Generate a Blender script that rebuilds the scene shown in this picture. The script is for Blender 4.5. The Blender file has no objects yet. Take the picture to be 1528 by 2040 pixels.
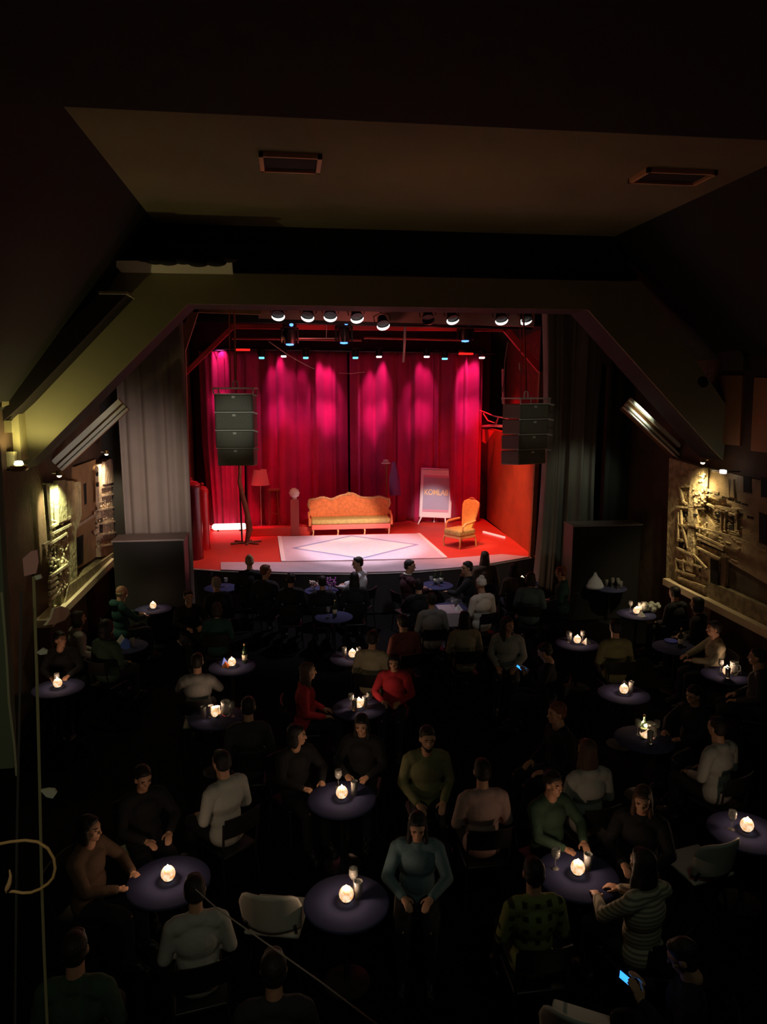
import bpy, bmesh, math, random
from mathutils import Vector, Matrix, Quaternion
random.seed(7)
SC = bpy.context.scene
COL = SC.collection
PI = math.pi
# ---------------------------------------------------------------- camera
TH = math.radians(9.6); PS = math.radians(7.51); FPX = 1450.0
CAM = Vector((0, 0, 4.8))
cd = bpy.data.cameras.new('camera'); cam = bpy.data.objects.new('camera', cd); COL.objects.link(cam)
cam.location = CAM; cam.rotation_euler = (PI/2 - TH, 0, -PS)
cd.sensor_fit = 'VERTICAL'; cd.sensor_height = 36; cd.lens = 36*FPX/2040; cd.clip_end = 200
SC.camera = cam
RM = cam.rotation_euler.to_matrix()
def at(px, py, ax, v):
    d = RM @ Vector(((px-764)/FPX, -(py-1020)/FPX, -1)); t = (v-CAM[ax])/d[ax]
    return CAM + d*t
def aX(px, py, X): return at(px, py, 0, X)
def aY(px, py, Y): return at(px, py, 1, Y)
def aZ(px, py, Z): return at(px, py, 2, Z)
vs = SC.view_settings
SC.display_settings.display_device = 'sRGB'
vs.view_transform = 'Standard'; vs.look = 'None'; vs.gamma = 1; vs.exposure = 0; vs.use_curve_mapping = False
w = bpy.data.worlds.new('world'); SC.world = w; w.use_nodes = True
w.node_tree.nodes['Background'].inputs[0].default_value = (.5, .5, .4, 1)
w.node_tree.nodes['Background'].inputs[1].default_value = .0005

# ---------------------------------------------------------------- materials
MT = {}
def mat(name, c, rough=.7, metal=0, emit=None, es=0, var=0, vscale=6, bump=0, bscale=40, sheen=0, c2=None, trans=0, ior=1.45, spec=None, alpha=1):
    if name in MT: return MT[name]
    m = bpy.data.materials.new(name); m.use_nodes = True; nt = m.node_tree; N = nt.nodes; L = nt.links
    b = N['Principled BSDF']
    b.inputs['Base Color'].default_value = (*c, 1); b.inputs['Roughness'].default_value = rough; b.inputs['Metallic'].default_value = metal
    if spec is not None: b.inputs['Specular IOR Level'].default_value = spec
    if sheen: b.inputs['Sheen Weight'].default_value = sheen
    if trans: b.inputs['Transmission Weight'].default_value = trans; b.inputs['IOR'].default_value = ior
    if emit: b.inputs['Emission Color'].default_value = (*emit, 1); b.inputs['Emission Strength'].default_value = es
    if alpha < 1: b.inputs['Alpha'].default_value = alpha
    if var or bump or c2:
        tc = N.new('ShaderNodeTexCoord')
    if var or c2:
        n = N.new('ShaderNodeTexNoise'); n.inputs['Scale'].default_value = vscale; n.inputs['Detail'].default_value = 4
        L.new(tc.outputs['Object'], n.inputs['Vector'])
        r = N.new('ShaderNodeValToRGB'); r.color_ramp.elements[0].position = .35; r.color_ramp.elements[1].position = .65
        k = c2 if c2 else tuple(x*(1-var) for x in c)
        r.color_ramp.elements[0].color = (*k, 1); r.color_ramp.elements[1].color = (*c, 1)
        L.new(n.outputs['Fac'], r.inputs['Fac']); L.new(r.outputs['Color'], b.inputs['Base Color'])
    if bump:
        n2 = N.new('ShaderNodeTexNoise'); n2.inputs['Scale'].default_value = bscale; n2.inputs['Detail'].default_value = 5
        L.new(tc.outputs['Object'], n2.inputs['Vector'])
        bp = N.new('ShaderNodeBump'); bp.inputs['Strength'].default_value = bump; bp.inputs['Distance'].default_value = .03
        L.new(n2.outputs['Fac'], bp.inputs['Height']); L.new(bp.outputs['Normal'], b.inputs['Normal'])
    MT[name] = m; return m

# ---------------------------------------------------------------- mesh builder
class MB:
    def __init__(s): s.v = []; s.f = []
    def add(s, vs_, fs):
        o = len(s.v); s.v += [tuple(v) for v in vs_]; s.f += [tuple(i+o for i in f) for f in fs]; return s
    def box(s, lo, hi, M=None):
        x0,y0,z0 = lo; x1,y1,z1 = hi
        V = [Vector(p) for p in ((x0,y0,z0),(x1,y0,z0),(x1,y1,z0),(x0,y1,z0),(x0,y0,z1),(x1,y0,z1),(x1,y1,z1),(x0,y1,z1))]
        if M: V = [M @ p for p in V]
        return s.add(V, [(0,3,2,1),(4,5,6,7),(0,1,5,4),(1,2,6,5),(2,3,7,6),(3,0,4,7)])
    def rbox(s, lo, hi, r=.01, M=None, seg=2):
        bm = bmesh.new(); bmesh.ops.create_cube(bm, size=1)
        for v in bm.verts: v.co = Vector(((lo[i]+hi[i])/2 + v.co[i]*(hi[i]-lo[i]) for i in range(3)))
        bmesh.ops.bevel(bm, geom=bm.edges[:], offset=r, segments=seg, affect='EDGES', profile=.5)
        if M: bmesh.ops.transform(bm, matrix=M, verts=bm.verts)
        return s.bm(bm)
    def bm(s, bm):
        bm.verts.index_update()
        s.add([v.co[:] for v in bm.verts], [[v.index for v in f.verts] for f in bm.faces]); bm.free(); return s
    def cyl(s, p0, p1, r0, r1=None, n=16, cap=True):
        r1 = r0 if r1 is None else r1; p0 = Vector(p0); p1 = Vector(p1); d = (p1-p0).normalized()
        a = d.orthogonal().normalized(); b = d.cross(a); V = []
        for p, r in ((p0, r0), (p1, r1)):
            for i in range(n): t = 2*PI*i/n; V.append(p + (a*math.cos(t)+b*math.sin(t))*r)
        F = [(i, (i+1) % n, n+(i+1) % n, n+i) for i in range(n)]
        if cap: F += [tuple(range(n-1, -1, -1)), tuple(range(n, 2*n))]
        return s.add(V, F)
    def tube(s, pts, r, n=8, closed=False):
        pts = [Vector(p) for p in pts]; m = len(pts); V = []; F = []; ref = None
        for k, p in enumerate(pts):
            a = pts[k-1] if (k or closed) else p; c = pts[(k+1) % m] if (k < m-1 or closed) else p
            d = (c-a).normalized()
            if ref is None: ref = d.orthogonal().normalized()
            ref = (ref - d*ref.dot(d)); ref = ref.normalized() if ref.length > 1e-6 else d.orthogonal().normalized()
            b = d.cross(ref); rr = r[k] if isinstance(r, (list, tuple)) else r
            for i in range(n): t = 2*PI*i/n; V.append(p + (ref*math.cos(t)+b*math.sin(t))*rr)
        for k in range(m if closed else m-1):
            for i in range(n):
                a0 = k*n; b0 = ((k+1) % m)*n; F.append((a0+i, a0+(i+1) % n, b0+(i+1) % n, b0+i))
        if not closed: F += [tuple(range(n-1, -1, -1)), tuple(range((m-1)*n, m*n))]
        return s.add(V, F)
    def lathe(s, prof, c=(0, 0, 0), n=24, M=None):
        V = []; F = []; c = Vector(c)
        for r, z in prof:
            for i in range(n): t = 2*PI*i/n; V.append(Vector((max(r, .0004)*math.cos(t), max(r, .0004)*math.sin(t), z)))
        for k in range(len(prof)-1):
            for i in range(n): F.append((k*n+i, k*n+(i+1) % n, (k+1)*n+(i+1) % n, (k+1)*n+i))
        F += [tuple(range(n-1, -1, -1)), tuple(range((len(prof)-1)*n, len(prof)*n))]
        if M: V = [M @ v for v in V]
        return s.add([v+c for v in V], F)
    def ell(s, c, r, M=None, seg=20, ring=12):
        c = Vector(c); V = [Vector((0, 0, 1))]; F = []
        for j in range(1, ring):
            a = PI*j/ring
            for i in range(seg): t = 2*PI*i/seg; V.append(Vector((math.sin(a)*math.cos(t), math.sin(a)*math.sin(t), math.cos(a))))
        V.append(Vector((0, 0, -1))); e = len(V)-1
        for i in range(seg): F.append((0, 1+i, 1+(i+1) % seg)); F.append((e, e-seg+(i+1) % seg, e-seg+i))
        for j in range(ring-2):
            for i in range(seg): a = 1+j*seg; F.append((a+i, a+seg+i, a+seg+(i+1) % seg, a+(i+1) % seg))
        V = [Vector((v.x*r[0], v.y*r[1], v.z*r[2])) for v in V]
        if M: V = [M @ v for v in V]
        return s.add([v+c for v in V], F)
    def caps(s, p0, p1, r0, r1, seg=14):
        p0 = Vector(p0); p1 = Vector(p1); s.cyl(p0, p1, r0, r1, seg, True); s.ell(p0, (r0,)*3, seg=seg, ring=8); s.ell(p1, (r1,)*3, seg=seg, ring=8); return s
    def prism(s, pts, off):
        pts = [Vector(p) for p in pts]; off = Vector(off); n = len(pts)
        return s.add(pts+[p+off for p in pts], [tuple(range(n-1, -1, -1)), tuple(range(n, 2*n))]+[(i, (i+1) % n, n+(i+1) % n, n+i) for i in range(n)])
    def mesh(s, name, smooth=False):
        me = bpy.data.meshes.new(name); me.from_pydata(s.v, [], s.f); me.update()
        bm = bmesh.new(); bm.from_mesh(me); bmesh.ops.recalc_face_normals(bm, faces=bm.faces); bm.to_mesh(me); bm.free()
        if smooth: me.polygons.foreach_set('use_smooth', [True]*len(me.polygons))
        return me
    def build(s, name, m, parent=None, smooth=False, world=False, auto=True):
        if world and parent: 
            iv = parent.matrix_basis.inverted(); s.v = [tuple(iv @ Vector(v)) for v in s.v]
        me = s.mesh(name, smooth); me.materials.append(m)
        o = bpy.data.objects.new(name, me); COL.objects.link(o)
        if smooth and auto:
            try: me.set_sharp_from_angle(angle=math.radians(40))
            except Exception: pass
        if parent: o.parent = parent
        return o
def tag(o, label, cat, group=None, kind=None):
    if label: o['label'] = label
    if cat: o['category'] = cat
    if group: o['group'] = group
    if kind: o['kind'] = kind
    return o
def struct(o, label=None, cat=None):
    o['kind'] = 'structure'
    if label: o['label'] = label
    return o
def thing(name, label, cat, loc=(0, 0, 0), rz=0, group=None):
    o = bpy.data.objects.new(name, None); COL.objects.link(o); o.empty_display_size = .1
    o.location = loc; o.rotation_euler = (0, 0, rz)
    o.matrix_basis = Matrix.Translation(Vector(loc)) @ Matrix.Rotation(rz, 4, 'Z')
    tag(o, label, cat, group); return o
def dup(root, loc, rz=0, label=None, group=None, rot=None):
    r = root.copy(); COL.objects.link(r); r.location = loc; r.rotation_euler = rot if rot else (0, 0, rz)
    if label: r['label'] = label
    if group: r['group'] = group
    for ch in [c for c in bpy.data.objects if c.parent == root]:
        c = ch.copy(); COL.objects.link(c); c.parent = r
        for g in [q for q in bpy.data.objects if q.parent == ch]:
            d = g.copy(); COL.objects.link(d); d.parent = c
    return r
def light(kind, loc, energy, color, tgt=None, size=.1, angle=40, blend=.5):
    ld = bpy.data.lights.new('lamp_or_fill', kind); ld.energy = energy; ld.color = color  # name shared by real lamps and added fill lights
    if kind == 'SPOT': ld.spot_size = math.radians(angle); ld.spot_blend = blend; ld.shadow_soft_size = size
    elif kind == 'POINT': ld.shadow_soft_size = size
    elif kind == 'AREA': ld.size = size
    o = bpy.data.objects.new('light', ld); COL.objects.link(o); o.location = loc
    if tgt: o.rotation_euler = (Vector(tgt)-Vector(loc)).to_track_quat('-Z', 'Y').to_euler()
    return o

# palette
M_floor = mat('floor_black', (.003, .003, .003), .85, var=.3, vscale=1.5, spec=.08)
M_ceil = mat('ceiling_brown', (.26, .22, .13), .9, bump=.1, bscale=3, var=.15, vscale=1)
M_dark = mat('black_paint_or_shade', (.012, .011, .010), .8)
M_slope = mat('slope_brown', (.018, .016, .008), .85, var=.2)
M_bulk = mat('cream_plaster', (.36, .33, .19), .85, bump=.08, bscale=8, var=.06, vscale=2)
M_stone = mat('carved_stone', (.42, .33, .20), .85, var=.45, vscale=7, bump=.7, bscale=14)
M_stone2 = mat('painted_stone_wall', (.10, .055, .03), .9, var=.3, vscale=3, bump=.3, bscale=10)
M_stage = mat('red_stage_floor', (.60, .055, .035), .55, var=.12, vscale=2)
M_apron = mat('grey_boards', (.55, .45, .50), .6, var=.12, vscale=3)
M_curt = mat('red_velvet', (.50, .014, .10), .8, sheen=.15, var=.2, vscale=2)
M_drape = mat('grey_drape', (.26, .22, .19), .9, var=.1, vscale=2)
M_wood = mat('brown_wood', (.30, .13, .05), .6, var=.3, vscale=5)
M_sidew = mat('stage_side_wall', (.42,.085,.025), .7, var=.25, vscale=2, bump=.2, bscale=4)
M_metal = mat('black_metal', (.02, .02, .02), .35, .5)
M_steel = mat('pale_steel', (.55, .55, .5), .3, .9)
M_grille = mat('speaker_grille', (.20, .20, .16), .6, var=.2, vscale=60)
M_redpipe = mat('red_tinted_steel', (.62, .05, .05), .5)

# ================================================================ ROOM
XL, XR, YB, ZC = -3.95, 7.35, -3.0, 7.2
struct(MB().box((XL-.2, YB, -.2), (XR+.2, 22, 0)).build('floor', M_floor))
struct(MB().box((-2.0, YB, ZC), (5.4, 12.3, ZC+.2)).build('ceiling', M_ceil))
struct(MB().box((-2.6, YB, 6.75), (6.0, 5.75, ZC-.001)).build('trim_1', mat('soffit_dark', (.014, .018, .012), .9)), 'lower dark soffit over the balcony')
struct(MB().box((XL-.2, YB, 0), (XL, 22, 4.5)).build('wall_left', M_stone2))
struct(MB().box((XR, YB, 0), (XR+.2, 22, 5.3)).build('wall_right', M_stone2))
struct(MB().box((XL-.2, YB-.2, 0), (XR+.2, YB, ZC)).build('wall_rear', M_dark))
struct(MB().box((XL-.2, 21.9, 0), (XR+.2, 22.1, ZC)).build('wall_stage', M_dark))
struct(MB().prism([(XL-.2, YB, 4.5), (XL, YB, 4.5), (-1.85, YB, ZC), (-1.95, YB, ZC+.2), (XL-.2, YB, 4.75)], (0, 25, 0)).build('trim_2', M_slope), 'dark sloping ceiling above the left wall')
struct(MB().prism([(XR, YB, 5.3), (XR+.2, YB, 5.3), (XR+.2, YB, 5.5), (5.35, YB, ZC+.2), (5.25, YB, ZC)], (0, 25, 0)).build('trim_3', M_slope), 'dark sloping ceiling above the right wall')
struct(MB().box((-3.9, 12.3, 6.9), (7.3, 22, 7.1)).build('trim_4', M_dark), 'black ceiling over the stage')
# arched bulkhead across the hall
bo = [(-3.95, 4.5), (-2.37, 6.5), (5.7, 6.5), (7.35, 4.5)]
bi = [(7.35, 3.6), (7.0, 3.92), (4.82, 6.05), (-1.42, 6.05), (-3.61, 3.92), (-3.95, 3.6)]
def front(poly, Y, d): return MB().prism([(x, Y, z) for x, z in poly], (0, d, 0))
mb = MB()
for q in ([(-3.95,3.6),(-3.61,3.92),(-2.37,6.5),(-3.95,4.5)], [(-3.61,3.92),(-1.42,6.05),(-1.42,6.5),(-2.37,6.5)], [(-1.42,6.05),(4.82,6.05),(4.82,6.5),(-1.42,6.5)],
          [(4.82,6.05),(7.0,3.92),(5.7,6.5),(4.82,6.5)], [(7.0,3.92),(7.35,3.6),(7.35,4.5),(5.7,6.5)]):
    mb.prism([(x, 11.5, z) for x, z in q], (0, .03, 0))
struct(mb.build('trim_5', M_bulk), 'cream arched bulkhead face across the hall')
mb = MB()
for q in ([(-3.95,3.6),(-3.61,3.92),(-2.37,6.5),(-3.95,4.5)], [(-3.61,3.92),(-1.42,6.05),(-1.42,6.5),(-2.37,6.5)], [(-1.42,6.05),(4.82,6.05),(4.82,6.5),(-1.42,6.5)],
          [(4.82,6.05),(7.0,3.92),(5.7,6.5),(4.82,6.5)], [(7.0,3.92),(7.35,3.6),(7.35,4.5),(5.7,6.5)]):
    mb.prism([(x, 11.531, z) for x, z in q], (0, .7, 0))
struct(mb.build('trim_6', M_dark), 'underside of the arched bulkhead with its shade painted black')  # shade under the arch painted as a black body
struct(front([(-2.37,6.56),(5.7,6.56),(5.2,7.2),(-1.85,7.2)], 11.6, .5).build('trim_7', M_dark), 'black masking sheet put in for the dark recess above the bulkhead')  # black sheet stands in for the unlit recess over the arch
# pale ledge strip on top left with dark cloth bundle
a, b, c, d = aY(221,519,11.1), aY(462,521,11.1), aY(464,545,11.4), aY(240,541,11.4)
t = MB().prism([a, b, c, d], (0, .09, 0)).build('ledge_board', mat('pale_board', (.95,.88,.75), .8)); tag(t, 'pale board along the top of the left bulkhead under a black bundle', 'board')
pts = [aY(x, y, 11.02) for x, y in ((290,517),(310,522),(335,524),(365,522),(395,527),(430,526),(455,518))]
cb = MB()
for i, p in enumerate(pts):
    cb.ell(p+Vector((0, 0, .02)), (.15, .09, .055))
tag(cb.build('cloth_bundle', mat('black_cloth', (.015,.014,.013), .9, bump=.4, bscale=20), smooth=True), 'lumpy black cloth bundle lying on the pale board, upper left', 'cloth')
cb = MB()
for i in range(9):
    p = aY(395+i*14, 598+i*.4, 12.9); cb.ell(p, (.13, .07, .045))
tag(cb.build('cable_bundle', mat('glossy_black_wrap', (.03,.03,.028), .25, bump=.6, bscale=25), smooth=True), 'glossy black cable bundle above the left end of the stage frame', 'cable')
cb = MB()
for i in range(9):
    p = aY(1055+i*12, 612+i*.4, 12.9); cb.ell(p, (.13, .07, .045))
tag(cb.build('cable_bundle', MT['glossy_black_wrap'], smooth=True), 'black cable bundle above the right end of the stage frame', 'cable')
# dark sloping beam in front of the bulkhead, left
P = [aY(x, y, 10.9) for x, y in ((196,586),(252,586),(46,803),(-60,900),(-60,840))]
struct(MB().prism(P, (0, .5, 0)).build('trim_8', mat('beam_dark', (.02, .012, .01), .8)), 'dark sloping beam running down the left eave')
a, b = aY(198,583,10.9), aY(254,583,10.9)
struct(MB().box((a.x, 10.85, a.z-.02), (b.x, 11.4, a.z+.015)).build('trim_9', mat('pale_trim', (.5,.45,.35), .7)), 'pale top edge of the sloping beam')
# ceiling vents
def vent(px0, py0, px1, py1, label):
    a, b = aZ(px0, py0, ZC), aZ(px1, py1, ZC); cx, cy = (a.x+b.x)/2, (a.y+b.y)/2; wx, wy = abs(b.x-a.x)/2, abs(b.y-a.y)/2
    t = thing('ceiling_vent', label, 'vent', (cx, cy, ZC-.03))
    fr = MB(); fr.box((-wx, -wy, -.02), (-wx+.045, wy, .029)); fr.box((wx-.045, -wy, -.02), (wx, wy, .029)); fr.box((-wx, -wy, -.02), (wx, -wy+.03, .029)); fr.box((-wx, wy-.03, -.02), (wx, wy, .029))
    fr.build('frame', mat('vent_frame', (.95,.5,.3), .5), t)  # orange edge light from the stage put into the frame colour
    MB().box((-wx+.045, -wy+.03, .01), (wx-.045, wy-.03, .028)).build('grille', M_dark, t)
vent(515, 301, 637, 338, 'rectangular ceiling vent with orange light painted on its frame and black grille')
vent(1290, 333, 1385, 362, 'dim ceiling vent at the right side of the brown ceiling')

# ================================================================ STAGE
SZ = .9
fr = [aZ(372,1131,SZ), aZ(440,1136,SZ), aZ(570,1141,SZ), aZ(700,1142,SZ), aZ(830,1138,SZ), aZ(950,1128,SZ), aZ(1067,1108,SZ)]
deck = [(p.x, p.y, 0) for p in fr] + [(5.9, 21.8, 0), (-2.5, 21.8, 0)]
st = thing('stage', 'raised theatre stage with red floor and pale front apron', 'stage', (1.7, 18, 0))
st['kind'] = 'structure'; del st['category']; st.name = 'floor_stage'
MB().prism([(x, y, .02) for x, y, z in deck], (0, 0, SZ-.05)).build('riser', M_dark, st, world=True)
MB().prism([(x, y, SZ-.03) for x, y, z in deck], (0, 0, .03)).build('deck', M_stage, st, world=True)
ap = [aZ(x, y, SZ+.005) for x, y in ((440,1136),(570,1141),(700,1142),(830,1138),(950,1128),(1055,1110),(1000,1105),(885,1114),(700,1119),(560,1121),(440,1121))]
MB().prism([(p.x, p.y, SZ+.001) for p in ap], (0, 0, .02)).build('apron', M_apron, st, world=True)['label'] = 'pale lavender front apron'
skm = mat('stage_skirt', (.07, .065, .07), .85)
sk = MB()
for i in range(len(fr)-1):
    a, b = fr[i], fr[i+1]; n = 14
    V = []
    for k in range(n+1):
        p = a.lerp(b, k/n); o = .02*math.sin(k*2.4+i); V += [(p.x, p.y-.05+o, .01), (p.x, p.y-.05+o, SZ-.04)]
    sk.add(V, [(2*k, 2*k+2, 2*k+3, 2*k+1) for k in range(n)])
sk.build('skirt', skm, st, True, True)
edge = MB().tube([(p.x, p.y-.01, SZ-.02) for p in fr], .018)
edge.build('edge_strip', mat('edge_white', (.7,.62,.6), .5), st, True, True)

# rug with painted diamond
R = [aZ(x, y, SZ) for x, y in ((555,1071),(832,1065),(886,1114),(563,1121))]
def rugm():
    m = bpy.data.materials.new('pale_patterned_rug'); m.use_nodes = True; N = m.node_tree.nodes; L = m.node_tree.links; b = N['Principled BSDF']; b.inputs['Roughness'].default_value = .85
    tc = N.new('ShaderNodeTexCoord'); sp = N.new('ShaderNodeSeparateXYZ'); L.new(tc.outputs['Generated'], sp.inputs[0])
    def mth(op, a, c=None):
        n = N.new('ShaderNodeMath'); n.operation = op
        for i, q in enumerate((a, c)):
            if q is None: continue
            if isinstance(q, (int, float)): n.inputs[i].default_value = q
            else: L.new(q, n.inputs[i])
        return n.outputs[0]
    dx = mth('ABSOLUTE', mth('SUBTRACT', sp.outputs['X'], .5)); dy = mth('ABSOLUTE', mth('SUBTRACT', sp.outputs['Y'], .5))
    dd = mth('ADD', mth('DIVIDE', dx, .40), mth('DIVIDE', dy, .44))
    ln = mth('LESS_THAN', mth('ABSOLUTE', mth('SUBTRACT', dd, 1.0)), .045)
    inn = mth('LESS_THAN', dd, 1.0)
    nz = N.new('ShaderNodeTexNoise'); nz.inputs['Scale'].default_value = 9; L.new(tc.outputs['Object'], nz.inputs['Vector'])
    m1 = N.new('ShaderNodeMix'); m1.data_type = 'RGBA'; m1.inputs[6].default_value = (.74,.64,.74,1); m1.inputs[7].default_value = (.82,.74,.72,1); L.new(inn, m1.inputs[0])
    m2 = N.new('ShaderNodeMix'); m2.data_type = 'RGBA'; L.new(m1.outputs[2], m2.inputs[6]); m2.inputs[7].default_value = (.30,.30,.50,1); L.new(ln, m2.inputs[0])
    m3 = N.new('ShaderNodeMix'); m3.data_type = 'RGBA'; m3.blend_type = 'MULTIPLY'; m3.inputs[0].default_value = .25; L.new(m2.outputs[2], m3.inputs[6]); L.new(nz.outputs['Color'], m3.inputs[7])
    L.new(m3.outputs[2], b.inputs['Base Color']); return m
rug = thing('rug', 'large pale lavender rug with a diamond outline on the stage', 'rug', (1.6, 17.7, SZ))
MB().prism([(p.x, p.y, SZ+.022) for p in R], (0, 0, .012)).build('pile', rugm(), rug, world=True)
for a, b in ((R[3], R[0]), (R[1], R[2])):
    bd = MB(); bd.prism([(a.x-.03, a.y, SZ+.035), (a.x+.07, a.y, SZ+.035), (b.x+.07, b.y, SZ+.035), (b.x-.03, b.y, SZ+.035)], (0, 0, .008))
    bd.build('side_border', mat('white_border', (.85,.82,.82), .7), rug, world=True)['label'] = 'white side border strip'

# curtains
def curtain(px0, px1, pytop, pybot, Y, folds, amp, label, name='stage_curtain', m=None, seed=0, gather=None, zb=None, Yf=None, group=None, thick=.012):
    rnd = random.Random(seed); ph = [rnd.uniform(0, 6) for _ in range(4)]
    nu, nv = max(60, folds*14), 26; V = []; F = []
    xa, xb = aY(px0, pytop, Y).x, aY(px1, pytop, Y).x; zt = aY((px0+px1)/2, pytop, Y).z; z0 = zb if zb is not None else aY((px0+px1)/2, pybot, Y).z
    for j in range(nv+1):
        v = j/nv; z = zt+(z0-zt)*v
        for i in range(nu+1):
            u = i/nu
            uu = u
            x0, x1 = xa, xb
            if gather: g = gather(v); x0, x1 = xa+(xb-xa)*g[0], xa+(xb-xa)*g[1]
            q = folds*u*2*PI
            y = math.sin(q+ph[0]+.9*math.sin(q*.37+ph[1])+.25*v)*.55+math.sin(q*.43+ph[2])*.75+math.sin(q*2.3+ph[3])*.14
            sw = amp*(.75+.25*v)
            V.append((x0+(x1-x0)*uu+.25*sw*math.cos(q*.9+ph[1]), Y+y*sw, z))
    for j in range(nv):
        for i in range(nu): a = j*(nu+1)+i; F.append((a, a+1, a+nu+2, a+nu+1))
    mb = MB().add(V, F)
    t = thing(name, label, 'curtain', ((xa+xb)/2, Y, z0), group=group)
    o = mb.build('fabric', m or M_curt, t, True, True, auto=False)
    md = o.modifiers.new('s', 'SOLIDIFY'); md.thickness = thick
    MB().cyl((min(xa, xb)-.03, Y, zt+.02), (max(xa, xb)+.03, Y, zt+.02), .02).build('hem_rail', M_metal, t, True, True)
    return t
curtain(396, 484, 700, 1050, 20.6, 5, .12, 'red stage curtain at the far left, bunched and swept aside at its foot', seed=3, gather=lambda v: (0+.10*max(0, v-.5)*2, 1-.12*v), zb=SZ+.02)
curtain(487, 690, 700, 1046, 21.0, 6, .20, 'red stage curtain behind the floor lamp, with broad bright folds', seed=11, zb=SZ+.01)
curtain(696, 862, 700, 1044, 21.0, 5, .20, 'red stage curtain right of the dark central gap, behind the coat stand', seed=5, zb=SZ+.01)
curtain(864, 964, 700, 1040, 20.85, 4, .15, 'narrow red stage curtain behind the white board', seed=8, zb=SZ+.01)
struct(MB().box((-2.6, 21.35, SZ), (6.0, 21.4, 6.9)).build('wall_backdrop', mat('backdrop_wine', (.06, .004, .015), .9)), 'dark wine backdrop behind the curtains')
# grey side drapes
curtain(218, 362, 560, 1075, 14.95, 4, .08, 'tall grey drape left of the stage opening', 'side_drape', M_drape, 2, zb=.02)
curtain(1078, 1216, 580, 1108, 15.2, 5, .12, 'tall dim grey drape right of the stage opening', 'side_drape', M_drape, 4, zb=.02, gather=lambda v: (.02+.10*math.sin(v*PI), 1-.08*math.sin(v*PI)))
curtain(1216, 1340, 700, 1108, 14.9, 4, .06, 'very dark drape beside the right carved wall', 'side_drape', mat('dark_drape', (.035,.035,.03), .9), 6, zb=.02)
# stage side walls
struct(MB().box((-2.75, 16.4, SZ), (-2.65, 21.3, 6.6)).build('wall_stage_left', mat('stage_left_wall', (.16,.07,.03), .8, var=.4, vscale=2)))
rw = [(5.72, 16.35), (5.95, 21.2), (6.1, 21.2), (5.87, 16.35)]
zt_w = aY(965, 855, 20.9).z
struct(MB().prism([(x, y, SZ) for x, y in rw], (0, 0, zt_w-SZ)).build('wall_stage_right', M_sidew))
struct(MB().prism([(x+.5, y, SZ) for x, y in rw], (0, 0, 5.6)).build('wall_stage_upper', mat('upper_side', (.22,.03,.015), .85, bump=.5, bscale=2, var=.4)))
# gallery rail on top of right wall
rl = thing('gallery_rail', 'thin bent pink lit rail above the orange side wall of the stage', 'rail', (5.9, 18.8, zt_w))
q = MB(); 
q.tube([aY(962,849,20.5), aY(985,848,19), aY(1012,850,17.5)], .035, 8)
q.tube([aY(957,818,20.5), aY(985,829,19), aY(1013,834,17.5)], .018, 8)
q.tube([aY(963,824,20.5), aY(972,838,19.9), aY(987,843,19.2), aY(993,832,18.9)], .018, 8)
q.tube([aY(988,846,19.2), aY(993,831,18.9)], .02, 8)
q.build('rails', mat('pink_rail', (.75,.25,.3), .5), rl, True, True)
q = MB().tube([aY(1002,735,17.3), aY(1003,790,17.3), aY(1007,826,17.3)], .035, 8)
q.build('post', MT['pink_rail'], rl, True, True)
q = MB().prism([aY(x, y, 20.2) for x, y in ((963,855),(985,858),(975,872),(968,884),(962,880))], (0, .12, 0))
tag(q.build('bracket', M_redpipe), 'red bracket at the top back corner of the orange side wall', 'bracket')

# proscenium frame
pr = thing('proscenium_frame', 'brown wooden frame around the stage opening with sloping upper corners', 'frame', (1.7, 15.95, 0))
pr['kind'] = 'structure'; del pr['category']; pr.name = 'trim_10'
Yp = 16.1
def strip(pa, pb, wd, Y, dep=.12):
    a, b = aY(*pa, Y), aY(*pb, Y); d = (b-a).normalized(); n = Vector((d.z, 0, -d.x))*wd/2
    return MB().prism([a-n, b-n, b+n, a+n], (0, dep, 0))
strip((362,700), (375,1125), .15, Yp).build('left_post', mat('proscenium_wood', (.34,.19,.10), .6, var=.2), pr, world=True)
strip((1080,740), (1060,1112), .10, Yp).build('right_post', M_wood, pr, world=True)
strip((358,705), (390,607), .18, Yp).build('left_corner', MT['proscenium_wood'], pr, world=True)
strip((385,612), (520,617), .2, Yp).build('head_beam_left', MT['proscenium_wood'], pr, world=True)
strip((515,621), (1065,638), .28, Yp+.2).build('head_beam', mat('head_beam', (.45,.2,.17), .6), pr, world=True)['label'] = 'pinkish lit head beam'
# dark teaser cloths blanking the hall left/right and top of the opening
tz = MB()
tz.box((-3.95, 16.32, 6.2), (7.35, 16.36, 7.0))
tz.box((-3.95, 16.32, 0), (-2.32, 16.36, 6.3)); tz.box((5.75, 16.32, 0), (7.35, 16.36, 6.3))
struct(tz.build('wall_proscenium', M_dark), 'black wall around the stage opening')
# inner frame; the red light on it is put into the steel colour
rf = thing('inner_frame', 'steel frame with red light put in its colour and sloping ends inside the stage opening', 'frame', (1.7, 17.6, 6))
s_ = strip((360,752), (462,652), .10, 17.5); s_.build('sloping_end', M_redpipe, rf, world=True)
s_ = strip((460,650), (1008,656), .10, 17.5); s_.build('top_rail', M_redpipe, rf, world=True)
s_ = strip((1006,652), (1082,742), .15, 17.5); s_.build('sloping_end', M_redpipe, rf, world=True)
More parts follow.
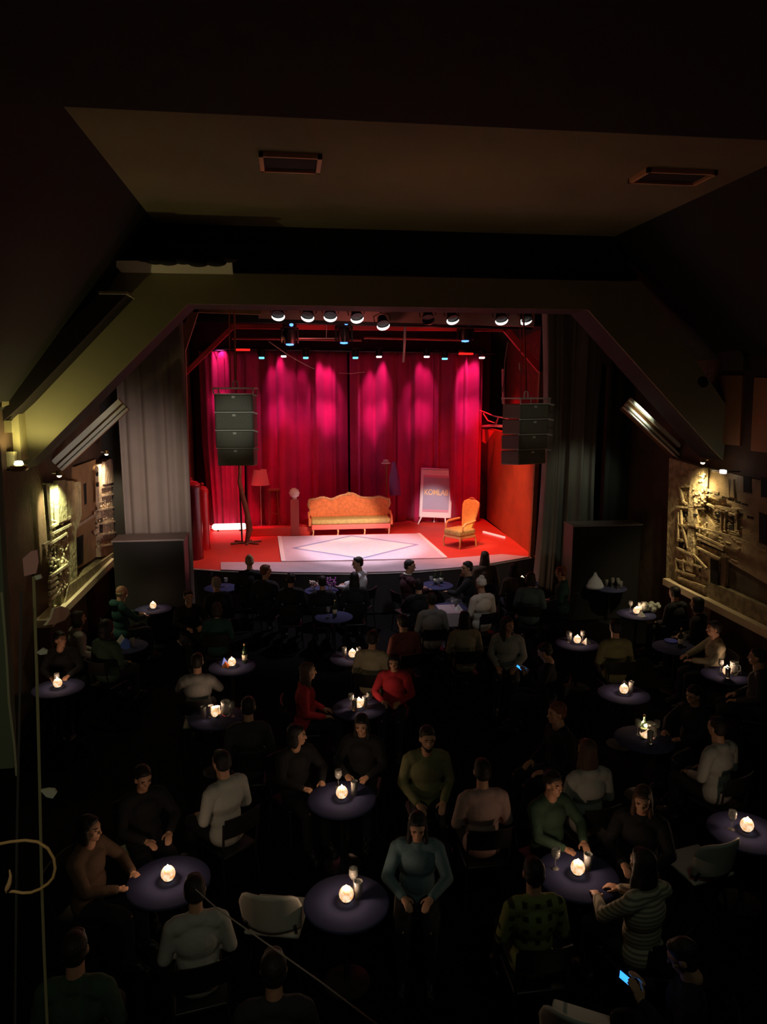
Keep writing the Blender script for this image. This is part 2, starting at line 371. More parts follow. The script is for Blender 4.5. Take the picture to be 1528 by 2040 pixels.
# lighting bars
def bar(pa, pb, Y, r, m, label):
    a, b = aY(*pa, Y), aY(*pb, Y); t = thing('lighting_bar', label, 'lighting bar', tuple((a+b)/2), group='lighting bars over the stage')
    q = MB(); q.cyl(a, b, r); 
    q.build('pipe', m, t, True, True)
    q = MB()
    for k in (.15, .5, .85):
        p = a.lerp(b, k); q.cyl(p, (p.x, p.y, 6.9), .008)
    q.build('drop_wires', M_metal, t, True, True)
    return t
M_barred = mat('bar_red', (.35,.06,.05), .4, .3)
bar((455,640), (1060,655), 16.9, .03, M_metal, 'black lighting bar directly behind the front row of lamps')
bar((462,674), (720,678), 18.2, .03, M_barred, 'thin reddish lighting bar at upper left of the stage')
bar((725,673), (935,678), 18.2, .03, M_barred, 'thin reddish lighting bar at upper right of the stage')
bar((430,694), (985,704), 19.6, .03, M_metal, 'black rear lighting bar just in front of the red curtains')
s = MB().tube([aY(535,680,18.2), aY(575,708,18.4), aY(600,722,18.8), aY(626,735,19.3)], .012, 6); tag(s.build('hanging_cable', mat('pale_cable', (.5,.35,.3), .5), smooth=True), 'pale cable hanging diagonally in front of the red curtain', 'cable')
s = MB().tube([aY(674,743,19.5), aY(700,744,19.5), aY(727,741,19.5)], .012, 6); tag(s.build('hanging_cable', mat('pink_cable', (.6,.2,.2), .5), smooth=True), 'short pink lit cable across the top of the red curtain', 'cable')
s = MB().cyl(aY(808,625,17), aY(804,722,17), .03); tag(s.build('hanging_pole', mat('grey_pole', (.35,.38,.36), .4, .6), smooth=True), 'thin grey vertical pole hanging among the stage lights', 'pole')
s = MB().tube([aY(651,640,17), aY(650,674,17), aY(595,674,17)], .012, 6).tube([aY(650,674,17), aY(675,674,17)], .012, 6); tag(s.build('support_wire', mat('pale_wire', (.6,.55,.5), .4, .5), smooth=True), 'thin pale wire frame between the two moving head lamps', 'wire')

# PAR lamps (front row)
def par_proto():
    t = thing('stage_lamp', '', 'stage lamp', (0, 0, 0), group='row of round stage lamps along the top of the opening')
    MB().lathe([(.05,.17),(.085,.15),(.1,.06),(.125,.0),(.13,-.03),(.11,-.03),(.10,.0)], n=24).build('housing', M_metal, t, True)
    q = MB(); q.tube([(-.15,0,.05),(-.155,0,.2),(0,0,.27),(.155,0,.2),(.15,0,.05)], .009, 6); q.build('yoke', M_metal, t, True)
    q = MB(); n = 28
    q.tube([(.118*math.cos(PI*i/n), .112*math.sin(PI*i/n), -.035) for i in range(n+1)], [.006+.02*math.sin(PI*i/n) for i in range(n+1)], 8)  # light reflected by the lower rim, shaped and painted as a glowing crescent
    o = q.build('lens_ring', mat('lit_lens_ring', (.9,.88,.85), .2, 0, (1,.96,.92), 1.3), t, True); o['label'] = 'lower lens rim with its glint painted as glow'
    MB().cyl((0,0,.27), (0,0,.4), .012).build('clamp', M_metal, t, True)
    return t
pp = par_proto()
pars = [(554,626,15.9,'leftmost round lamp in the front row over the stage'), (613,628,15.9,'second round lamp from the left in the front row'), (658,628,15.9,'third round lamp from the left, above the pale wire'),
        (711,631,15.9,'fourth round lamp from the left in the front row'), (763,645,15.9,'round lamp hanging lower than the rest near the middle of the row'), (853,634,15.9,'dark unlit lamp right of the grey vertical pole'),
        (902,634,15.9,'round lamp by itself in the right half of the front row'), (999,635,15.9,'second round lamp from the right end of the row'), (1048,635,15.9,'rightmost round lamp in the front row over the stage')]
for i, (x, y, Y, lb) in enumerate(pars):
    p = aY(x, y, Y); o = pp if i == 0 else dup(pp, p, 0, lb)
    o.location = p; o['label'] = lb; o.rotation_euler = (math.radians(-36), math.radians(random.uniform(-8, 8)), random.uniform(-.25, .25)); o.scale = (1.12,)*3
for o in list(bpy.data.objects):
    if o.name.startswith('lens_ring') and o.parent and o.parent['label'].startswith('dark unlit'):
        o.data = o.data.copy(); o.data.materials.clear(); o.data.materials.append(M_metal); del o['label']
# moving heads / cyan lit fixtures
def mover(px, py, Y, label, ec, lens_off=(0, -.1, -.1)):
    p = aY(px, py, Y); t = thing('moving_head_lamp', label, 'stage lamp', p)
    t.scale = (1.45,)*3; MB().rbox((-.11,-.1,.1), (.11,.1,.2), .02).build('base', M_metal, t)
    q = MB(); q.rbox((-.14,-.04,-.12), (-.11,.04,.12), .01); q.rbox((.11,-.04,-.12), (.14,.04,.12), .01); q.rbox((-.14,-.04,.08), (.14,.04,.12), .01); q.build('yoke', M_metal, t)
    q = MB().lathe([(.02,.1),(.09,.09),(.1,-.02),(.085,-.13),(.06,-.13)], n=20); q.build('head', M_metal, t, True)
    e = mat('glow_%.1f_%.1f_%.1f' % ec, ec, .3, 0, ec, 2.6)
    MB().lathe([(.0,-.131),(.06,-.131),(.06,-.15),(.0,-.16)], n=16).build('lens', e, t, True)
    MB().ell((.03,-.11,.15), (.03,.015,.025)).build('status_light', e, t, True)
    return t
BLUE = (.08,.3,1.0); CY = (.15,.75,1.0); WH = (1,.85,.8)
mover(577,668,17, 'black moving head lamp with blue light, left one of the front pair', BLUE)
mover(685,665,17, 'black moving head lamp with bright blue light, right one of the front pair', BLUE)
mover(927,662,17.3, 'black moving head lamp with two blue lights at upper right', BLUE)
for px, py, c, lb in ((521,706,CY,'leftmost cyan lit lamp on the rear bar'), (609,706,CY,'second cyan lit lamp from the left on the rear bar'), (708,706,CY,'cyan lit lamp on the rear bar near its middle'), (886,708,CY,'cyan lit lamp on the right half of the rear bar'),
                      (565,703,WH,'white lit lamp between the two left cyan lamps'), (755,704,WH,'white lit lamp left of the grey pole on the rear bar'), (850,704,WH,'white lit lamp left of the right cyan lamp'), (960,706,WH,'white lit lamp at the right end of the rear bar')):
    p = aY(px, py, 19.6); t = thing('rear_stage_lamp', lb, 'stage lamp', p, group='small lamps on the rear bar')
    MB().lathe([(.03,.14),(.08,.12),(.09,-.06),(.075,-.07)], n=18).build('housing', M_metal, t, True)
    MB().box((-.1,-.01,.0), (.1,.01,.16)).build('bracket', M_metal, t)
    e = mat('glow_%.2f' % c[0], c, .3, 0, c, 1.8)
    MB().rbox((-.07,-.075,-.115), (.07,.06,-.065), .02).build('lens', e, t, True)
# red glowing strips
for px, py, lb in ((483,695,'red glowing batten at upper left of the curtain'), (928,703,'red glowing batten at upper right of the curtain')):
    p = aY(px, py, 19); t = thing('light_batten', lb, 'batten', p)
    MB().rbox((-.2,-.04,0), (.2,.04,.06), .01).build('housing', M_metal, t)
    MB().rbox((-.19,-.06,-.05), (.19,.03,.0), .015).build('diffuser', mat('red_glow', (.8,.02,.02), .4, 0, (1,.02,.015), 1.0), t)

# line array speakers
def array(cx, cy, zt, h, label, ang, rzt, n=4):
    t = thing('line_array_speaker', label, 'loudspeaker', (cx, cy, zt), rzt)
    W, D = .37, .3
    q = MB()
    for s in (-1, 1): q.box((-W-.03, s*D-.015, -.03), (W+.03, s*D+.015, 0)); q.box((s*(W+.015)-.015, -D, -.03), (s*(W+.015)+.015, D, 0))
    for sx in (-1, 1):
        for sy in (-1, 1): q.cyl((sx*W, sy*D, -.13), (sx*(W+.015), sy*D, 0), .012)
    q.build('rigging_frame', mat('rigging_steel', (.6,.55,.48), .5), t)
    z = -.13; hh = (h-.13)/n; off = 0
    for k in range(n):
        b = z-hh+.02
        M = Matrix.Translation((0, off, (z+b)/2)) @ Matrix.Rotation(math.radians(ang*k), 4, 'X')
        o = MB().rbox((-W+.02*(k > 2), -D, -(z-b)/2), (W-.02*(k > 2), D, (z-b)/2), .02, M).build('cabinet', mat('cabinet_black', (.13,.13,.10), .55), t)
        MB().rbox((-W+.03, -D-.012, -(z-b)/2+.02), (W-.03, -D, (z-b)/2-.02), .005, M).build('grille', M_grille, o)
        q = MB(); q.box((-W-.005, -D-.02, (z-b)/2-.002), (W+.005, -D+.02, (z-b)/2+.016), M); q.box((-.03, -D-.03, (z-b)/2-.07), (.03, -D-.008, (z-b)/2-.03), M)
        q.build('gap_strip', mat('strip_grey', (.75,.75,.68), .5), o)
        MB().caps(M @ Vector((W, -D, (z-b)/2)), M @ Vector((W+.075, -D-.05, (z-b)/2-.02)), .014, .016).build('side_pin', mat('pale_pin', (.8,.8,.7), .4), o)
        z -= hh; off += .012*k
    MB().tube([(-.05,0,-.02),(-.045,0,.1),(0,0,.14),(.045,0,.1),(.05,0,-.02)], .016, 8).build('shackle', mat('pale_shackle', (.85,.82,.75), .4), t, True)
    q = MB(); q.tube([(0,0,.13),(.01,.1,1.0),(0,.2,1.9)], .02, 6); q.tube([(-.1,.05,.0),(-.1,.1,1.0),(-.08,.2,1.9)], .012, 6)
    q.build('hanging_chain', mat('red_strap', (.4,.08,.04), .6), t, True)
    return t
p = aY(469, 772, 14.7); array(p.x, p.y, p.z, 1.55, 'hanging black line array speaker at the left of the stage', -1.5, -.08)
p = aY(1048, 792, 14.7); ar = array(p.x, p.y, p.z, 1.4, 'hanging dark line array speaker at the right of the stage', -1.5, .35)
# pale cables by right array
q = MB().tube([aY(1012,680,15), aY(1006,720,15), aY(1004,760,15), aY(1000,782,15)], .012, 6)
tag(q.build('hanging_cable', mat('dim_cable', (.4,.25,.2), .5), smooth=True), 'long cable hanging left of the right speaker array', 'cable')
q = MB().tube([aY(1034,722,15), aY(1037,735,15), aY(1039,741,15)], [.01,.03,.008], 8)
tag(q.build('hanging_cable_tag', mat('pale_tag', (.7,.6,.5), .5), smooth=True), 'small pale tag hanging on a cable above the right speaker array', 'tag')

# ---- stage furniture
def sofa():
    t = thing('sofa', 'ornate orange sofa with a scalloped carved back on the stage', 'sofa', tuple(aZ(698,1062,SZ+.02)), 0)
    W = 1.1
    fab = mat('orange_damask', (.86,.29,.11), .75, var=.22, vscale=12, bump=.25, bscale=18); gold = mat('gilded_wood', (.75,.42,.20), .45, var=.3, vscale=20)
    def top(x): return .87+.17*math.exp(-(x/.36)**2)+.075*math.exp(-((abs(x)-.78)/.22)**2)+.012*math.sin(x*16)
    n = 60; V = []; F = []
    for i in range(n+1):
        x = -W+2*W*i/n; x2 = x*(1.0-.05)
        for y, z, xx in ((.20,.28,x2),(.30,top(x),x),(.40,top(x)-.01,x),(.36,.28,x2)): V.append((xx, y, z))
    for i in range(n): 
        for k in range(4): a = i*4+k; b = i*4+(k+1) % 4; F.append((a, b, b+4, a+4))
    F += [(0,1,2,3), (n*4+3,n*4+2,n*4+1,n*4)]
    MB().add(V, F).build('backrest', fab, t, True)
    q = MB().tube([(-W+2*W*i/n, .31, top(-W+2*W*i/n)) for i in range(n+1)], [.028+.012*math.sin(i*1.3)**2 for i in range(n+1)], 8)
    for s in (-1, 1): q.tube([(s*W, .3, .9), (s*(W+.02), .29, .75), (s*(W-.03), .28, .62), (s*(W+.0), .26, .45)], [.03,.04,.025,.03], 8)
    q.ell((0,.3,1.04), (.09,.04,.05)); q.build('carved_crest', gold, t, True)
    MB().rbox((-W+.04,-.32,.30), (W-.04,.26,.44), .05, seg=4).build('seat_cushion', mat('yellow_green_fabric', (.52,.42,.14), .8, var=.2, vscale=15), t, True)['label'] = 'yellow green seat cushion'
    q = MB()
    for i in range(26): q.ell((-W+.07+i*.081, .2, .45), (.03,.03,.035), seg=8, ring=6)
    q.build('button_tufts', fab, t, True)
    MB().rbox((-W+.04,-.33,.17), (W-.04,.3,.30), .02).build('front_rail', mat('salmon_rail', (.75,.16,.12), .6), t)
    for s in (-1, 1):
        q = MB(); q.rbox((s*(W-.0)-.04,-.26,.25), (s*(W-.0)+.04,.24,.42), .03, seg=3); q.tube([(s*(W+.0),-.27,.42),(s*(W+.02),-.1,.47),(s*(W+.02),.2,.56)], .028, 8)
        q.build('armrest', fab, t, True)
    for x in (-W+.08, -.36, .36, W-.08):
        for y in (-.28, .26): MB().tube([(x,y,.19),(x+.01,y-.01,.1),(x-.005,y,.0)], [.035,.018,.022], 8).build('leg', gold, t, True)
    return t
sf = sofa()
def armchair():
    p = aZ(916, 1088, SZ); t = thing('armchair', 'gold upholstered high back armchair at the right of the rug', 'armchair', (p.x, p.y, SZ), math.radians(-58))
    f = mat('gold_fabric', (.78,.42,.10), .75, var=.15, vscale=12); f2 = mat('olive_gold_fabric', (.55,.42,.13), .8, var=.3, vscale=18); wd = mat('honey_wood', (.70,.38,.14), .45)
    # faces -Y locally
    pr_ = [(-.16,.42),(.16,.42),(.20,.6),(.25,.85),(.27,1.0),(.24,1.08),(.12,1.13),(0,1.15),(-.12,1.13),(-.24,1.08),(-.27,1.0),(-.25,.85),(-.20,.6)]
    MB().prism([(x, .22+(z-.42)*.22, z) for x, z in pr_], (0, .07, .01)).build('backrest', f, t)
    MB().tube([(x, .25+(z-.42)*.22, z) for x, z in pr_[2:]], .022, 8).build('back_frame', wd, t, True)
    q = MB(); q.ell((0,.41,1.17), (.10,.03,.035)); q.build('carved_crest', mat('dark_carving', (.35,.08,.04), .5), t, True)
    MB().rbox((-.29,-.30,.30), (.29,.27,.46), .05, seg=4).build('seat', f2, t, True)
    MB().rbox((-.29,-.29,.24), (.29,.27,.30), .01).build('seat_rail', wd, t)
    for s in (-1, 1):
        MB().tube([(s*.27,.26,.66),(s*.31,.1,.64),(s*.31,-.12,.62),(s*.30,-.2,.56),(s*.28,-.22,.42)], [.025,.03,.03,.025,.02], 8).build('armrest', wd, t, True)
        MB().tube([(s*.27,-.27,.27),(s*.29,-.29,.14),(s*.27,-.28,0)], [.035,.02,.025], 8).build('leg', wd, t, True)
        MB().tube([(s*.25,.26,.27),(s*.26,.30,.14),(s*.25,.33,0)], [.03,.02,.022], 8).build('leg', wd, t, True)
armchair()
def board():
    a = aZ(866, 1043, SZ); t = thing('display_board', 'white display board with grey panel and pale gold lettering on splayed legs', 'board', (a.x, a.y, SZ), math.radians(-6))
    M0 = Matrix.Rotation(math.radians(-6), 4, 'X') @ Matrix.Rotation(math.radians(2.5), 4, 'Y')
    wht = mat('board_white', (.85,.80,.78), .5)
    MB().rbox((-.47,-.02,.17), (.47,.03,1.62), .02, M0).build('frame', wht, t)
    MB().box((-.385,-.026,.36), (.385,-.018,1.40), M0).build('panel', mat('board_panel', (.42,.40,.52), .6), t)['label'] = 'blue grey centre panel'
    q = MB(); q.box((-.385,-.029,1.35), (.385,-.025,1.41), M0); q.box((-.385,-.029,.34), (.385,-.025,.41), M0); q.build('panel_edge', mat('board_pink', (.7,.35,.45), .6), t)
    MB().box((-.45,-.032,1.575), (.45,-.022,1.59), M0).build('slot', mat('slot_dark', (.2,.15,.15), .6), t)
    q = MB(); q.tube([M0 @ Vector((-.40,0,.18)), (-.5,-.12,0)], .022, 8); q.build('leg', wht, t, True)
    q = MB(); q.tube([M0 @ Vector((.30,0,.18)), (.31,-.12,0)], .022, 8); q.build('leg', wht, t, True)
    q = MB(); q.tube([M0 @ Vector((0,.03,.7)), (0,.22,0)], .018, 8); q.build('leg', wht, t, True)
    cu = bpy.data.curves.new('lettering', 'FONT'); cu.body = 'KOMLAB'; cu.size = .20; cu.extrude = .003; cu.align_x = 'CENTER'; cu.offset = .004
    o = bpy.data.objects.new('tmp', cu); COL.objects.link(o); bpy.context.view_layer.update()
    me = bpy.data.meshes.new_from_object(o.evaluated_get(bpy.context.evaluated_depsgraph_get())); bpy.data.objects.remove(o)
    me.materials.clear(); me.materials.append(mat('lettering_gold', (.98,.78,.42), .5))
    l = bpy.data.objects.new('lettering', me); COL.objects.link(l); l.parent = t
    ws = [v.co.x for v in me.vertices]; k = .70/(max(ws)-min(ws))
    l.matrix_basis = M0 @ Matrix.Translation((0,-.032,.84)) @ Matrix.Rotation(PI/2, 4, 'X') @ Matrix.Diagonal((k, 1.15, 1, 1))
board()
def fl_lamp():
    p = aZ(521, 1048, SZ); t = thing('floor_lamp', 'slim floor lamp with a tapered coral shade in front of the red curtain', 'lamp', (p.x, p.y, SZ))
    MB().lathe([(.0,0),(.15,0),(.15,.02),(.03,.035),(.015,.05)], n=24).build('base', M_steel, t, True)
    MB().cyl((0,0,.03), (0,0,1.25), .012).build('pole', mat('lamp_pole', (.7,.55,.5), .4, .4), t, True)
    o = MB().lathe([(.26,1.20),(.175,1.64),(.168,1.64),(.253,1.20)], n=32).build('lamp_shade', mat('coral_shade', (.62,.16,.14), .8, emit=(1,.15,.12), es=.08), t, True)
    o['label'] = 'tapered coral fabric shade'
fl_lamp()
def stool():
    p = aZ(547, 1046, SZ); t = thing('bar_stool', 'tall narrow wooden stool behind the floor lamp', 'stool', (p.x, p.y-.05, SZ))
    MB().rbox((-.17,-.15,1.02), (.17,.15,1.09), .015).build('seat', M_wood, t)
    for sx in (-1, 1):
        for sy in (-1, 1): MB().tube([(sx*.10,sy*.10,1.02),(sx*.14,sy*.13,0)], .02, 6).build('leg', M_wood, t, True)
    q = MB(); q.box((-.13,-.13,.35), (.13,-.11,.38)); q.box((-.13,.11,.35), (.13,.13,.38)); q.build('foot_rail', M_wood, t)
stool()
def pedestal():
    p = aZ(588, 1066, SZ); t = thing('pedestal', 'slim red square pedestal left of the sofa', 'pedestal', (p.x, p.y, SZ))
    MB().rbox((-.115,-.115,0), (.115,.115,.98), .01).build('column', mat('pedestal_red', (.42,.09,.08), .6), t)
    MB().rbox((-.125,-.125,0), (.125,.125,.05), .008).build('plinth', MT['pedestal_red'], t)
    b = thing('white_bust', 'small pale round sculpted head on top of the red pedestal', 'sculpture', (p.x, p.y, SZ+.98))
    q = MB(); q.ell((0,0,.17), (.13,.12,.13)); q.ell((0,-.09,.14), (.06,.05,.07)); q.cyl((0,0,0), (0,0,.08), .07, .05)
    for k in range(10): a = k*.63; q.ell((.11*math.cos(a), .02, .17+.11*math.sin(a)), (.035,.05,.035), seg=10, ring=8)
    q.build('head', mat('bust_white', (.9,.82,.85), .5, bump=.3, bscale=30), b, True)
pedestal()
def post():
    p = aZ(492, 1083, SZ); t = thing('branch_stand', 'leaning brown driftwood post on crossed wooden feet at stage left', 'stand', (p.x, p.y, SZ))
    wd = mat('driftwood', (.22,.10,.06), .7, var=.4, vscale=8)
    H = [aY(x, y, p.y)-Vector((p.x, p.y, SZ)) for x, y in ((492,1080),(497,1055),(493,1025),(484,990),(477,960),(479,925))]
    MB().tube(H, [.05,.085,.07,.06,.055,.03], 10).build('post', wd, t, True)
    MB().cyl((-.12,.0,0), (-.14,.02,2.15), .022).build('thin_pole', M_metal, t, True)
    for a, b in (((-.38,-.1,.03),(.35,.15,.03)), ((-.3,.2,.03),(.3,-.2,.03)), ((0,-.25,.03),(.1,.3,.03))):
        MB().caps(a, b, .028, .02).build('foot', wd, t, True)
post()
# glowing tube on floor
p = aZ(455, 1058, SZ); t = thing('light_tube', 'thick white glowing light tube lying on the stage floor', 'lamp', (p.x, p.y+.05, SZ))
MB().caps((-.36,0,.115), (.42,0,.115), .09, .09, 20).build('tube', mat('tube_glow', (1,.9,.85), .4, 0, (1,.72,.66), 2.2), t, True)
q = MB().tube([(-.38,0,.12),(-.5,0,.15),(-.52,-.02,.1),(-.4,-.02,.06)], .015, 6); q.build('wire_end', mat('wire_white', (.9,.7,.7), .4), t, True)
MB().box((-.3,-.06,0), (-.26,.06,.04)).box((.3,-.06,0), (.34,.06,.04)).build('foot', M_metal, t)
# low riser
a, b = aZ(500, 1069, SZ), aZ(622, 1068, SZ)
tag(MB().rbox((a.x, a.y, SZ), (b.x, a.y+.35, SZ+.22), .015).build('low_riser', mat('riser_red', (.62,.07,.06), .5)), 'low red painted bench box left of the sofa', 'bench')
a = aZ(770, 1066, SZ); b = aZ(832, 1062, SZ)
# coat stand
def coat():
    p = aZ(770, 1050, SZ); t = thing('coat_stand', 'slim brown coat stand behind the sofa', 'coat stand', (p.x, p.y, SZ))
    MB().cyl((0,0,.02), (0,0,1.85), .018).build('pole', M_wood, t, True)
    q = MB(); q.tube([(-.14,0,1.82),(-.06,0,1.72),(0,0,1.70),(.06,0,1.74),(.2,0,1.86)], .012, 6); q.tube([(0,-.14,1.82),(0,0,1.70),(0,.14,1.84)], .012, 6); q.build('hooks', M_wood, t, True)
    q = MB()
    for k in range(3): a_ = k*2.09; q.tube([(0,0,.12),(.22*math.cos(a_),.22*math.sin(a_),.015)], .016, 6)
    q.build('feet', M_wood, t, True)
    g = thing('purple_garment', 'purple garment hanging from the coat stand', 'garment', (p.x+.2, p.y, SZ+1.0))
    V = []; F = []; n = 14; m = 10
    for j in range(m+1):
        v = j/m; wv = .05+.11*math.sin(min(1, v*1.4)*PI/2)
        for i in range(n+1): u = i/n*2*PI; V.append((wv*math.cos(u)+.05*v, .05*math.sin(u)+.02*math.sin(3*u+v*4), .87-.95*v))
    for j in range(m):
        for i in range(n): k = j*(n+1)+i; F.append((k, k+1, k+n+2, k+n+1))
    MB().add(V, F).build('cloth', mat('purple_satin', (.22,.05,.25), .35, bump=.3), g, True)
    h = thing('white_hat', 'small white hat on top of the coat stand', 'hat', (p.x-.02, p.y, SZ+1.83))
    MB().lathe([(.0,.01),(.13,.0),(.135,.02),(.08,.04),(.07,.10),(.0,.12)], n=24).build('crown', mat('hat_white', (.9,.8,.8), .6), h, True)
coat()
# red urns at the left
for px, py, hh, rr, lb, Y in ((385,1100,1.85,.24,'tall glossy dark red canister with a lid at the left stage edge, the front one',17.0), (407,1085,1.6,.15,'tall red padded canister directly behind the glossy dark one',18.0), (376,1090,2.15,.13,'dark narrow canister with a red knob, rearmost at the left stage edge',18.3)):
    p = aZ(px, py, SZ); p = Vector((aY(px, py, Y).x, Y, SZ)); t = thing('red_canister', lb, 'canister', (p.x, p.y, SZ))
    m_ = mat('gloss_red_'+str(int(rr*100)), {.24:(.16,.01,.02), .15:(.55,.02,.03), .13:(.08,.01,.015)}[rr], .18)
    MB().lathe([(.0,0),(rr,0),(rr,.04),(rr*.96,.06),(rr*.96,hh-.22),(rr,hh-.2),(rr,hh-.14),(rr*.9,hh-.13)], n=28).build('body', m_, t, True)
    MB().lathe([(rr*.9,hh-.14),(rr*.92,hh-.1),(rr*.6,hh-.04),(rr*.3,hh-.03),(rr*.2,hh),(.0,hh+.01)], n=28).build('lid', mat('gloss_lid', (.5,.03,.06), .12), t, True)
    MB().ell((0,0,hh+.02), (.05,.05,.035)).build('knob', MT['gloss_lid'], t, True)
# small objects at the right back of the stage: red wedge light at the foot of the right wall
p = aZ(1005, 1073, SZ); tag(MB().caps((p.x-.35, p.y+.8, SZ+.03), (p.x, p.y, SZ+.03), .03, .03).build('floor_light', mat('floor_light', (.9,.5,.5), .4, 0, (1,.5,.45), .8), smooth=True), 'thin pale light bar on the floor along the right side wall', 'light')

# side boxes
def sidebox(px0, px1, py, Y, label, D=1.0, zt=None):
    a, b = aY(px0, py, Y), aY(px1, py, Y); t = thing('speaker_cabinet', label, 'cabinet', ((a.x+b.x)/2, Y+D/2, 0))
    W = (b.x-a.x)/2; H = a.z
    MB().rbox((-W,-D/2,.02), (W,D/2,H), .012).build('body', mat('box_top_grey', (.06,.055,.052), .5), t)
    MB().box((-W+.01,-D/2-.012,.03), (W-.01,-D/2+.001,H-.012)).build('front_cloth', mat('box_front', (.008,.008,.007), .95), t)
    MB().rbox((-W-.02,-D/2-.03,H), (W+.02,D/2,H+.03), .008).build('top_board', mat('top_board', (.20,.16,.15), .5), t)
sidebox(224, 366, 1080, 14.0, 'big black cabinet with a grey top at the left of the stage', .6)
sidebox(1142, 1278, 1050, 14.0, 'big black cabinet with a red lit end at the right of the stage', .5)

# ================================================================ SIDE WALL FACADES
def wp(mb, pts, X, dep):   # polygon on a side wall, thickness towards the room
    mb.prism([aX(x, y, X) for x, y in pts], (dep, 0, 0))
def holes(lst, X, dep, parent, nm='opening_or_shade'):
    for pts in lst: q_ = MB(); wp(q_, pts, X, dep); q_.build(nm, M_hole, parent, world=True)
def rect(x0, y0, x1, y1, sk=0):  # sk: vertical drop of the right end (perspective of horizontals)
    return [(x0, y0), (x1, y0+sk), (x1, y1+sk), (x0, y1)]
def wbar(mb, a, b, X, r): mb.tube([aX(*a, X), aX(*b, X)], r*.85, 4)
M_hole = mat('hole_black', (.006,.005,.004), .9)
# --- left
L1 = thing('carved_tower', 'yellow lit carved stone tower relief on the near left wall', 'relief', (-3.8, 12, 0)); X0 = -3.95
q = MB(); wp(q, [(84,963),(143,960),(145,1028),(133,1062),(136,1155),(103,1212),(96,1100)], X0, .16); q.build('panel', mat('green_stone', (.50,.47,.27), .85, var=.4, vscale=6, bump=.8, bscale=12), L1, world=True)
q = MB(); wp(q, [(106,958),(123,956),(126,1035),(109,1042)], X0+.16, .07); wp(q, [(128,958),(143,958),(144,1022),(129,1032)], X0+.16, .04); wp(q, [(85,965),(92,964),(100,1090),(96,1100)], X0+.16, .05); q.build('pilaster', MT['green_stone'], L1, world=True)
q = MB()
for a, b in (((97,1052),(140,1030)), ((98,1066),(140,1045)), ((97,1085),(132,1062)), ((86,1087),(98,1080)), ((100,1150),(133,1125)), ((98,1160),(112,1150)), ((99,1170),(114,1160)), ((98,1182),(112,1172)), ((100,1195),(116,1180))): wbar(q, a, b, X0+.2, .035)
for i in range(110): 
    x = random.uniform(98,134); y = random.uniform(1035,1205-(x-100)*1.2); q.ell(aX(x, y, X0+.17), (.03,random.uniform(.02,.07),random.uniform(.015,.05)), seg=7, ring=5)
q.build('carved_ledges', mat('ledge_stone', (.62,.57,.38), .8, bump=.6, bscale=20), L1, True, True)
holes([[(103,1095),(112,1090),(111,1148),(104,1152)], [(97,1058),(138,1037),(138,1041),(98,1063)]], X0+.165, .01, L1)
L2 = thing('carved_tower', 'warm lit carved stone tower relief at the far end of the left wall', 'relief', (-3.8, 16, 0))
st2 = mat('warm_stone', (.52,.38,.26), .85, var=.35, vscale=6, bump=.8, bscale=12)
q = MB(); wp(q, [(186,925),(200,915),(226,905),(234,912),(236,1100),(187,1110)], X0, .14); q.build('panel', st2, L2, world=True)
q = MB(); wp(q, [(203,920),(214,914),(224,918),(227,960),(203,965)], X0+.14, .06); wp(q, [(190,930),(197,925),(198,1000),(191,1004)], X0+.14, .05)
for y in (968, 985, 1012, 1040, 1062, 1085): wbar(q, (196,y+4), (232,y-2), X0+.16, .03)
for i in range(110): 
    x = random.uniform(189,233); y = random.uniform(965,1090); q.ell(aX(x, y, X0+.14), (.02,random.uniform(.02,.09),random.uniform(.012,.04)), seg=7, ring=5)
wbar(q, (133,1060), (205,1014), X0+.06, .05); q.build('carved_ledges', st2, L2, True, True)
holes([[(199,1033),(204,1032),(204,1064),(200,1066)], [(231,980),(235,978),(235,1003),(232,1005)]], X0+.145, .01, L2); holes([[(191,942),(195,940),(195,948),(191,949)], [(191,963),(196,961),(196,969),(191,970)]], X0+.195, .01, L2)
LW = thing('painted_facade', 'dim brown painted facade between the two lit towers on the left wall', 'relief', (-3.9, 14, 0))
q = MB(); wp(q, [(143,930),(186,915),(186,1110),(140,1140)], X0, .05); q.build('panel', mat('facade_brown', (.34,.19,.09), .85, var=.2), LW, world=True)
holes([[(145,962),(149,960),(149,985),(145,987)], [(166,965),(171,962),(172,1003),(168,1006)], [(136,1080),(165,1065),(165,1120),(138,1140)]], X0+.05, .01, LW, 'window')
BL = thing('stone_ledge', 'long pale sloping ledge along the foot of the left carved wall', 'ledge', (-3.8, 13.5, 0))
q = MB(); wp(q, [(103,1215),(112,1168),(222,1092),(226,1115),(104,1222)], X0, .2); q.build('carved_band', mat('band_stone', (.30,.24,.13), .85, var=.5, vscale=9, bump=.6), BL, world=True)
q = MB(); a, b = aX(99,1238,-3.72), aX(226,1125,-3.72); q.box((X0, a.y, a.z-.10), (-3.68, b.y, a.z+.02)); q.build('ledge_top', mat('ledge_pale', (.60,.50,.34), .7), BL, world=True)
